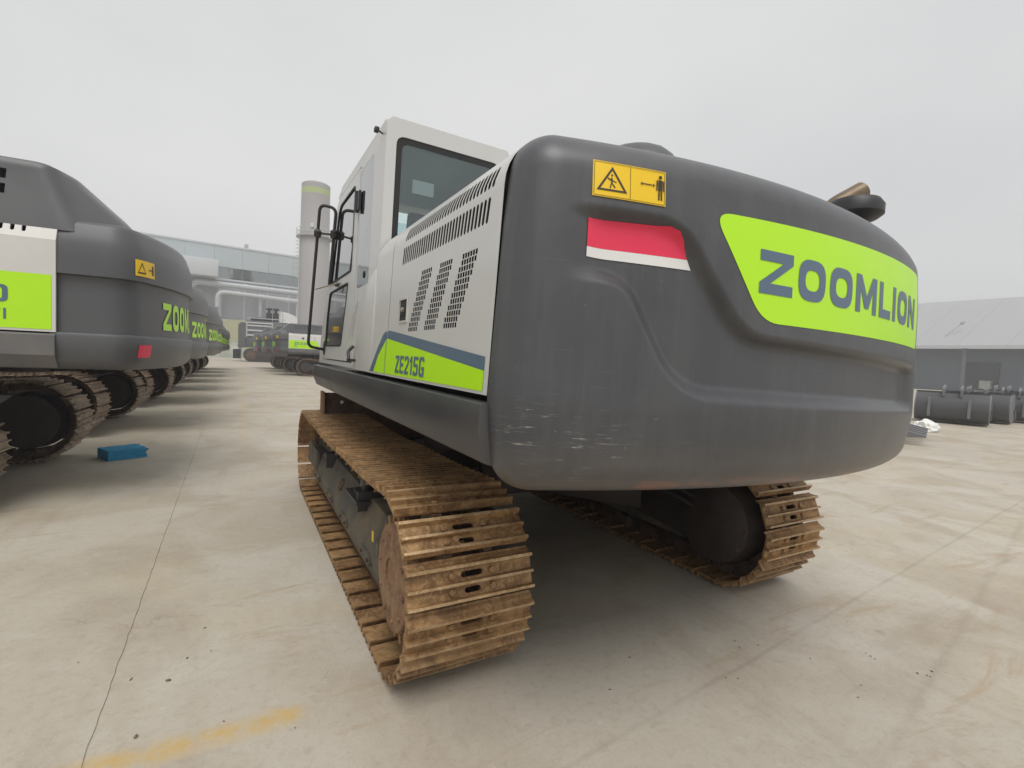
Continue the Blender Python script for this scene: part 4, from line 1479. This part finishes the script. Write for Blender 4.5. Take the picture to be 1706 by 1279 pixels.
# ---- large tracked machine with louvred side and twin stacks, at the end of the lane
def build_rig():
    E = thing('mining_machine', 'large tracked machine with pale louvred side and twin black exhaust stacks', 'machine', (0, 58, 0))
    for y in (-1.6, 1.9):
        bm = bmesh.new()
        n = 40
        prof = []
        for k in range(15):
            a = PI / 2 + PI * k / 14
            prof.append((-.95 + .72 * math.cos(a), .74 + .72 * math.sin(a)))
        for k in range(15):
            a = -PI / 2 + PI * k / 14
            prof.append((3.2 + .72 * math.cos(a), .74 + .72 * math.sin(a)))
        add_prism(bm, prof, 'Y', y - .32, y + .32)
        tr = finish('track_belt', bm, 'dark_casting', E, bevel=.03)
        lathe('sprocket', [(.5, -.36), (.5, .36)], (-.95, y, .74), (0, 1, 0), 'brown_plate', E, 28)
    prism('counterweight', round_poly([(-2.2, 1.5), (-1.5, 1.5), (-1.5, 4.2), (-2.0, 4.2), (-2.2, 3.9)], .12), 'Y', -1.9, 1.9, 'charcoal_paint', E)
    box('deck', -1.49, 4.2, -1.8, 1.8, 1.55, 2.6, 'charcoal_paint', E, .03)
    box('body', -1.45, 2.6, -1.75, 1.75, 2.61, 4.45, 'radiator_grey', E, .03)
    for k in range(3):
        box('louvre', -1.35, 1.0, -1.83, -1.752, 2.80 + k * .52, 2.96 + k * .52, 'duct_metal', E, .01)
    for x in (-1.45, 1.02):
        box('louvre_frame', x, x + .10, -1.84, -1.753, 2.7, 4.3, 'duct_metal', E)
    box('louvre_frame', -1.349, 1.019, -1.84, -1.753, 4.16, 4.30, 'duct_metal', E)
    box('roof_rail', -1.3, 2.4, -1.7, -1.62, 4.70, 4.78, 'duct_metal', E)
    box('roof_block', -1.0, .6, -1.5, 1.2, 4.46, 4.85, 'black_plastic', E, .03)
    for x in (.75, 1.45):
        lathe('exhaust_stack', [(.30, 4.4), (.30, 5.4), (.14, 5.55), (.14, 5.75), (.32, 5.78), (.32, 5.95), (.1, 6.0)], (x, -.9, 0), (0, 0, 1), 'black_plastic', E, 20)
    tube('guard_rail', round_path([(2.1, -1.6, 4.45), (2.1, -1.6, 5.5), (1.8, -1.6, 5.7)], .2), .05, 'duct_metal', E)
build_rig()

# ================================================================== buildings
def build_factory():
    Y = 105.0
    B = thing('factory_building', 'long pale blue clad factory hall closing the end of the lane', 'building', (0, Y, 0), math.radians(8.5))
    # upper cladding in separate panels
    for k in range(14):
        x0 = -34 + k * 4.6
        box('cladding_panel', x0, x0 + 4.57, 0, .3, 16.4, 20.2, 'cladding_blue', B)
    box('parapet_cap', -34, 30.4, -.12, .45, 20.2, 20.5, 'cladding_pale', B)
    box('wall', -34, 30.4, .31, 16, 0, 20.2, 'cladding_pale', B)
    for k in range(28):
        x0 = -34 + k * 2.3
        box('window_pane', x0 + .06, x0 + 2.24, .12, .2, 14.3, 16.3, 'building_glass', B)
    box('window_sill', -34, 30.4, -.1, .30, 13.9, 14.25, 'cladding_pale', B)
    box('lower_wall', -34, 30.4, .1, .305, 0, 13.88, 'dim_concrete', B)
    # lean-to canopy and its columns
    box('canopy_beam', -34, 30.4, -1.2, -.8, 12.4, 13.0, 'cladding_pale', B)
    for k in range(10):
        x0 = -33 + k * 6.8
        box('column', x0, x0 + .5, -1.1, -.7, 0, 12.39, 'cladding_pale', B)
    # silver ducts
    tube('duct', round_path([(-10.2, -2.4, 8.0), (-10.2, -2.4, 12.9), (30, -2.4, 12.6)], 1.6, 6), .5, 'duct_metal', B, 14)
    tube('duct', round_path([(-6.2, -3.4, 8.6), (-6.2, -3.4, 11.4), (30, -3.4, 10.5)], 1.4, 6), .42, 'duct_metal', B, 14)
    for k in range(8):
        lathe('duct_flange', [(.56, 0), (.56, .25)], (-6 + k * 4.4, -2.4, 12.87 - k * .033), (1, 0, 0), 'cladding_pale', B, 16)
        lathe('duct_flange', [(.48, 0), (.48, .25)], (-3 + k * 4.2, -3.4, 11.33 - k * .105), (1, 0, 0), 'cladding_pale', B, 16)
    for k in range(16):
        box('wall_rib', -33.5 + k * 4.0, -33.2 + k * 4.0, .02, .099, 0, 13.8, 'cladding_pale', B)
    box('ventilation_box', -11.8, -6.3, -4.6, -.2, 13.9, 16.9, 'cladding_pale', B, .1)
    box('fan_head', -1.4, -.8, .2, .8, 20.5, 21.3, 'dim_concrete', B)
    # portal and stair wing
    box('wing_wall', -8, 3.6, -6.2, -5.8, 0, 6.4, 'wall_yellow', B)
    box('wing_door', 0.2, 2.6, -6.45, -6.21, 0, 6.0, 'cladding_pale', B)
    bm = bmesh.new()
    p = [(3.8, 0), (9.5, 0)] + [(3.8 + 5.7 * math.cos(a), 2.6 + 6.0 * math.sin(a)) for a in [PI / 2 * k / 10 for k in range(11)]]
    add_prism(bm, p, 'Y', -6.3, -2.0)
    finish('curved_screen', bm, 'white_film', B)
    tube('down_pipe', [(8.6, -.4, 0), (8.6, -.4, 20.4)], .12, 'white_film', B, 8)
build_factory()

def build_silo():
    T = thing('tower', 'tall grey cylindrical tower with lime band and ladder behind the cab', 'tower', (7.45, 75, 0))
    lathe('tower_shaft', [(2.15, 0), (2.12, 18.0), (2.02, 18.2), (1.98, 24.2)], (0, 0, 0), (0, 0, 1), 'silo_paint', T, 40)
    lathe('lime_band', [(1.98, 24.2), (1.98, 25.0)], (0, 0, 0), (0, 0, 1), 'silo_lime', T, 40)
    lathe('tower_cap', [(1.98, 25.0), (1.98, 25.7), (1.75, 25.9)], (0, 0, 0), (0, 0, 1), 'silo_paint', T, 40)
    lathe('service_platform', [(1.9, 18.0), (2.55, 18.0), (2.55, 18.15), (1.9, 18.15)], (0, 0, 0), (0, 0, 1), 'silo_paint', T, 32)
    for z in (18.7, 19.2):
        ring_ = [(2.5 * math.cos(a), 2.5 * math.sin(a), z) for a in [2 * PI * k / 32 for k in range(33)]]
        tube('platform_rail', ring_, .035, 'steel_galv', T, 6)
    for k in range(12):
        a = 2 * PI * k / 12
        tube('rail_post', [(2.5 * math.cos(a), 2.5 * math.sin(a), 18.15), (2.5 * math.cos(a), 2.5 * math.sin(a), 19.25)], .03, 'steel_galv', T, 6)
    # caged ladder on the side
    for dx in (-.25, .25):
        tube('ladder_rail', [(-2.15, -.9 + dx, .2), (-2.15, -.9 + dx, 18.2)], .04, 'steel_galv', T, 6)
    for k in range(24):
        z = 12 + k * .26
        pts = [(-2.2 + .42 * math.cos(a), -.9 + .42 * math.sin(a), z) for a in [PI / 2 + PI * q / 8 for q in range(9)]]
        if k % 2 == 0:
            tube('ladder_hoop', pts, .03, 'steel_galv', T, 5)
    lathe('flood_lamp', [(.18, 0), (.25, .3)], (-.6, -1.95, 19.6), (-.3, -1, -.3), 'white_film', T, 12)
    # stair flight at the foot
    bm = bmesh.new()
    for k in range(26):
        add_box(bm, -3.6 + k * .24, -3.36 + k * .24, -3.0, -2.2, .9 + k * .24, .98 + k * .24)
    finish('stair_flight', bm, 'dim_concrete', T)
build_silo()

def build_warehouse():
    B = thing('warehouse', 'grey warehouse with broad sloping metal roof and dark open front', 'building', (82, 10, 0))
    y0, y1 = -40, 60
    for k in range(20):
        a = y0 + k * 5.0
        bm = bmesh.new()
        add_prism(bm, [(0, 5.9), (0, 6.15), (15, 14.0), (15, 13.75)], 'Y', a, a + 4.98)
        finish('roof_panel', bm, 'warehouse_roof', B)
    box('eave_gutter', -.25, -.02, y0, y1, 5.75, 6.1, 'cladding_pale', B)
    box('wall', 2.6, 14.5, y0, y1, 0, 5.85, 'warehouse_wall', B)
    for k in range(17):
        yy = y0 + k * 6
        box('post', .2, .55, yy, yy + .35, 0, 5.85, 'warehouse_wall', B)
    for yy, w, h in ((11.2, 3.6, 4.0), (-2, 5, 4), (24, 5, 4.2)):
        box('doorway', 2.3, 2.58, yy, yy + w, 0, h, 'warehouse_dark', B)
    box('stacked_goods', 1.4, 2.2, 11.7, 12.8, .0, 1.6, 'tarp_pale', B)
    for yy in (18.3, 9.6):
        lathe('roof_lamp', [(.06, 0), (.06, 4.2), (.25, 4.25), (.25, 4.6)], (2.0, yy, 6.3), (.35, -.45, .6), 'dim_concrete', B, 8)
build_warehouse()

# ================================================================== digging buckets laid out on the right
def bucket_mesh(wid):
    """side profile (y back-to-front, z) swept across x; open shell with cheeks, teeth and ears"""
    bm = bmesh.new()
    prof = []
    for k in range(13):
        a = math.radians(100 + 190 * k / 12)
        prof.append((.52 * math.cos(a), .58 + .52 * math.sin(a)))
    outer = [(.55, 1.12)] + [(-.10, 1.14)] + prof + [(.62, .10), (.95, .16)]
    n = len(outer)
    h = wid / 2
    L = [bm.verts.new((-h, y, z)) for y, z in outer]
    R = [bm.verts.new((h, y, z)) for y, z in outer]
    for k in range(n - 1):
        bm.faces.new((L[k], R[k], R[k + 1], L[k + 1]))
    r = bmesh.ops.solidify(bm, geom=bm.faces[:], thickness=.035)
    for x in (-h - .03, h - .005):
        add_prism(bm, outer, 'X', x, x + .035)
    return bm

def bucket(label, loc, rz, wid, scale=1.0):
    E = thing('excavator_bucket', label, 'bucket', loc, rz, 'buckets laid out in a row')
    E.scale = (scale,) * 3
    sh = finish('bucket_shell', bucket_mesh(wid), 'bucket_paint', E, smooth=35)
    for k in range(5):
        x = -wid / 2 + .08 + k * (wid - .16) / 4
        prism('tooth', [(.90, .10), (.98, .20), (1.22, .15), (1.22, .12)], 'X', x - .05, x + .05, 'bucket_paint', E)
    for x in (-.26, .22):
        bm = bmesh.new()
        add_prism(bm, round_poly([(-.42, .95), (.30, 1.10), (.34, 1.30), (.20, 1.40), (.04, 1.24), (-.16, 1.24), (-.30, 1.36), (-.44, 1.26)], .06, 4), 'X', x, x + .06)
        finish('hinge_ear', bm, 'bucket_paint', E)
    for s in (-1, 1):
        prism('side_cutter', [(.45, .55), (.62, .50), (.95, .2), (.80, .16)], 'X', s * (wid / 2 + .055) - .02, s * (wid / 2 + .055) + .02, 'bucket_paint', E)
    for x in (-wid * .3, wid * .25):
        box('wear_strip', x - .04, x + .04, -.56, -.50, .25, .9, 'bucket_paint', E)
    return E

bucket('wide grey digging bucket, frontmost on the right', (19.9, 3.55, 0), math.radians(-74), 1.95, .98)
bucket('grey digging bucket just behind the frontmost one', (22.3, 3.65, 0), math.radians(-80), 1.9, .98)
bucket('narrow grey digging bucket third from the machine tail', (24.2, 3.25, 0), math.radians(-76), 1.6, .98)
bucket('grey digging bucket at the right edge of the picture', (27.3, 3.4, 0), math.radians(-82), 1.9, 1.0)
bucket('grey digging bucket behind the row, below the warehouse doorway', (31.5, 5.6, 0), math.radians(-82), 1.9, 1.0)
bucket('grey toothed bucket standing half hidden behind the excavator tail', (12.0, 3.32, 0), math.radians(-160), 1.5, 1.6)

# ================================================================== small things on the concrete
def build_block():
    bm = bmesh.new()
    add_box(bm, -.215, .215, -.18, .18, 0, .13)
    bmesh.ops.subdivide_edges(bm, edges=bm.edges, cuts=7, use_grid_fill=True)
    rnd = random.Random(5)
    for v in bm.verts:
        if v.co.x > .16:
            v.co += Vector((rnd.uniform(-.025, .03), rnd.uniform(-.012, .012), rnd.uniform(-.018, .012)))
        else:
            v.co += Vector((rnd.uniform(-.003, .003), rnd.uniform(-.003, .003), rnd.uniform(-.004, .003)))
        v.co.z = max(0.001, v.co.z)
    t = NT('blue_foam')
    v = t.coords((1, 1, 5))
    a = t.noise(14, 5, .65, v)
    t.set(Base_Color=t.mix(t.ramp(a, .35, .7), (0.015, 0.19, 0.38), (0.035, 0.32, 0.54)), Roughness=.75)
    t.bump(a, .5, .01)
    t.done()
    o = finish('foam_block', bm, 'blue_foam')
    o.location = (-3.44, 4.19, 0)
    o.rotation_euler = (0, 0, math.radians(28))
    tag(o, 'frayed blue foam block lying on the concrete beside the parked row', 'foam block')
build_block()

def build_litter():
    rnd = random.Random(11)
    bm = bmesh.new()
    def clod(x, y, s):
        vs0 = len(bm.verts)
        m = Matrix.Translation((x, y, s * .18)) @ Matrix.Rotation(rnd.uniform(0, 6.3), 4, 'Z') @ Matrix.Diagonal((s * rnd.uniform(.8, 1.9), s * rnd.uniform(.45, .8), s * .4, 1))
        r = bmesh.ops.create_icosphere(bm, subdivisions=1, radius=.5, matrix=m)
        for v in r['verts']:
            v.co += Vector((rnd.uniform(-1, 1), rnd.uniform(-1, 1), rnd.uniform(-.4, .4))) * s * .12
    spots = [(-2.36, -1.38, .022), (-2.30, -1.22, .016), (-2.43, -1.72, .020), (-2.24, -.95, .016), (-2.51, -1.30, .014), (-2.75, -1.05, .010), (-2.2, -1.2, .009)]
    for x, y, s in spots:
        clod(x, y, s)
    for x, y in ((.75, -2.55), (.62, -2.85), (.95, -2.72), (.4, -2.3), (1.2, -2.4), (1.05, -2.9), (-.35, -2.15), (-.5, -2.3), (2.6, -1.8), (3.1, -.9), (.1, -2.45)):
        for k in range(rnd.randint(1, 4)):
            clod(x + rnd.gauss(0, .05), y + rnd.gauss(0, .05), rnd.uniform(.005, .013))
    for k in range(45):
        clod(rnd.uniform(-5, 6), rnd.uniform(-3, 8), rnd.uniform(.004, .010))
    o = finish('dirt_crumbs', bm, 'dry_mud')
    kind(o, 'stuff', 'small crumbs of dried mud scattered on the concrete')
    # crumpled white wrapping by the buckets
    bm = bmesh.new()
    bmesh.ops.create_icosphere(bm, subdivisions=3, radius=.5)
    for v in bm.verts:
        v.co *= rnd.uniform(.75, 1.15)
        v.co.z = max(-.05, v.co.z * .75)
    o = finish('plastic_wrapping', bm, 'paper')
    o.location = (15.6, 2.62, .05)
    o.scale = (.75, .6, .75)
    tag(o, 'crumpled white plastic wrapping lying beside the frontmost bucket', 'wrapping')
build_litter()

def build_heap():
    rnd = random.Random(4)
    bm = bmesh.new()
    bmesh.ops.create_grid(bm, x_segments=40, y_segments=16, size=1)
    for v in bm.verts:
        r = max(abs(v.co.x), abs(v.co.y))
        v.co.z = max(0, 1 - r ** 2) ** .7 * (1 + .25 * math.sin(v.co.x * 9) + rnd.uniform(-.1, .1))
    o = finish('covered_heap', bm, 'tarp_pale', smooth=30)
    o.location = (-5.0, 78, 0)
    o.scale = (4.0, 3, 3.4)
    tag(o, 'pale sheeted heap at the far end of the lane', 'heap')
    c = thing('equipment_cabinet', 'small white framed cabinet standing at the end of the lane', 'cabinet', (-2.3, 60, 0))
    box('cabinet_body', -.4, .4, -.3, .3, .25, 1.3, 'black_plastic', c)
    for x in (-.48, .42):
        box('cabinet_leg', x, x + .06, -.33, -.27, 0, 1.5, 'paper', c)
    box('cabinet_top', -.42, .42, -.32, .32, 1.31, 1.6, 'paper', c)
build_heap()

# ================================================================== haze
def build_haze():
    m = bpy.data.materials.new('thin_haze')
    m.use_nodes = True
    nt = m.node_tree
    nt.nodes.clear()
    out = nt.nodes.new('ShaderNodeOutputMaterial')
    v = nt.nodes.new('ShaderNodeVolumePrincipled')
    v.inputs['Color'].default_value = (0.93, 0.94, 0.95, 1)
    v.inputs['Density'].default_value = 0.0030
    nt.links.new(v.outputs[0], out.inputs['Volume'])
    MATS['thin_haze'] = m
    bm = bmesh.new()
    add_box(bm, -165, 265, -65, 245, -1.0, 27.5)
    o = finish('haze', bm, 'thin_haze')
    kind(o, 'stuff', 'thin pale haze over the yard')
build_haze()
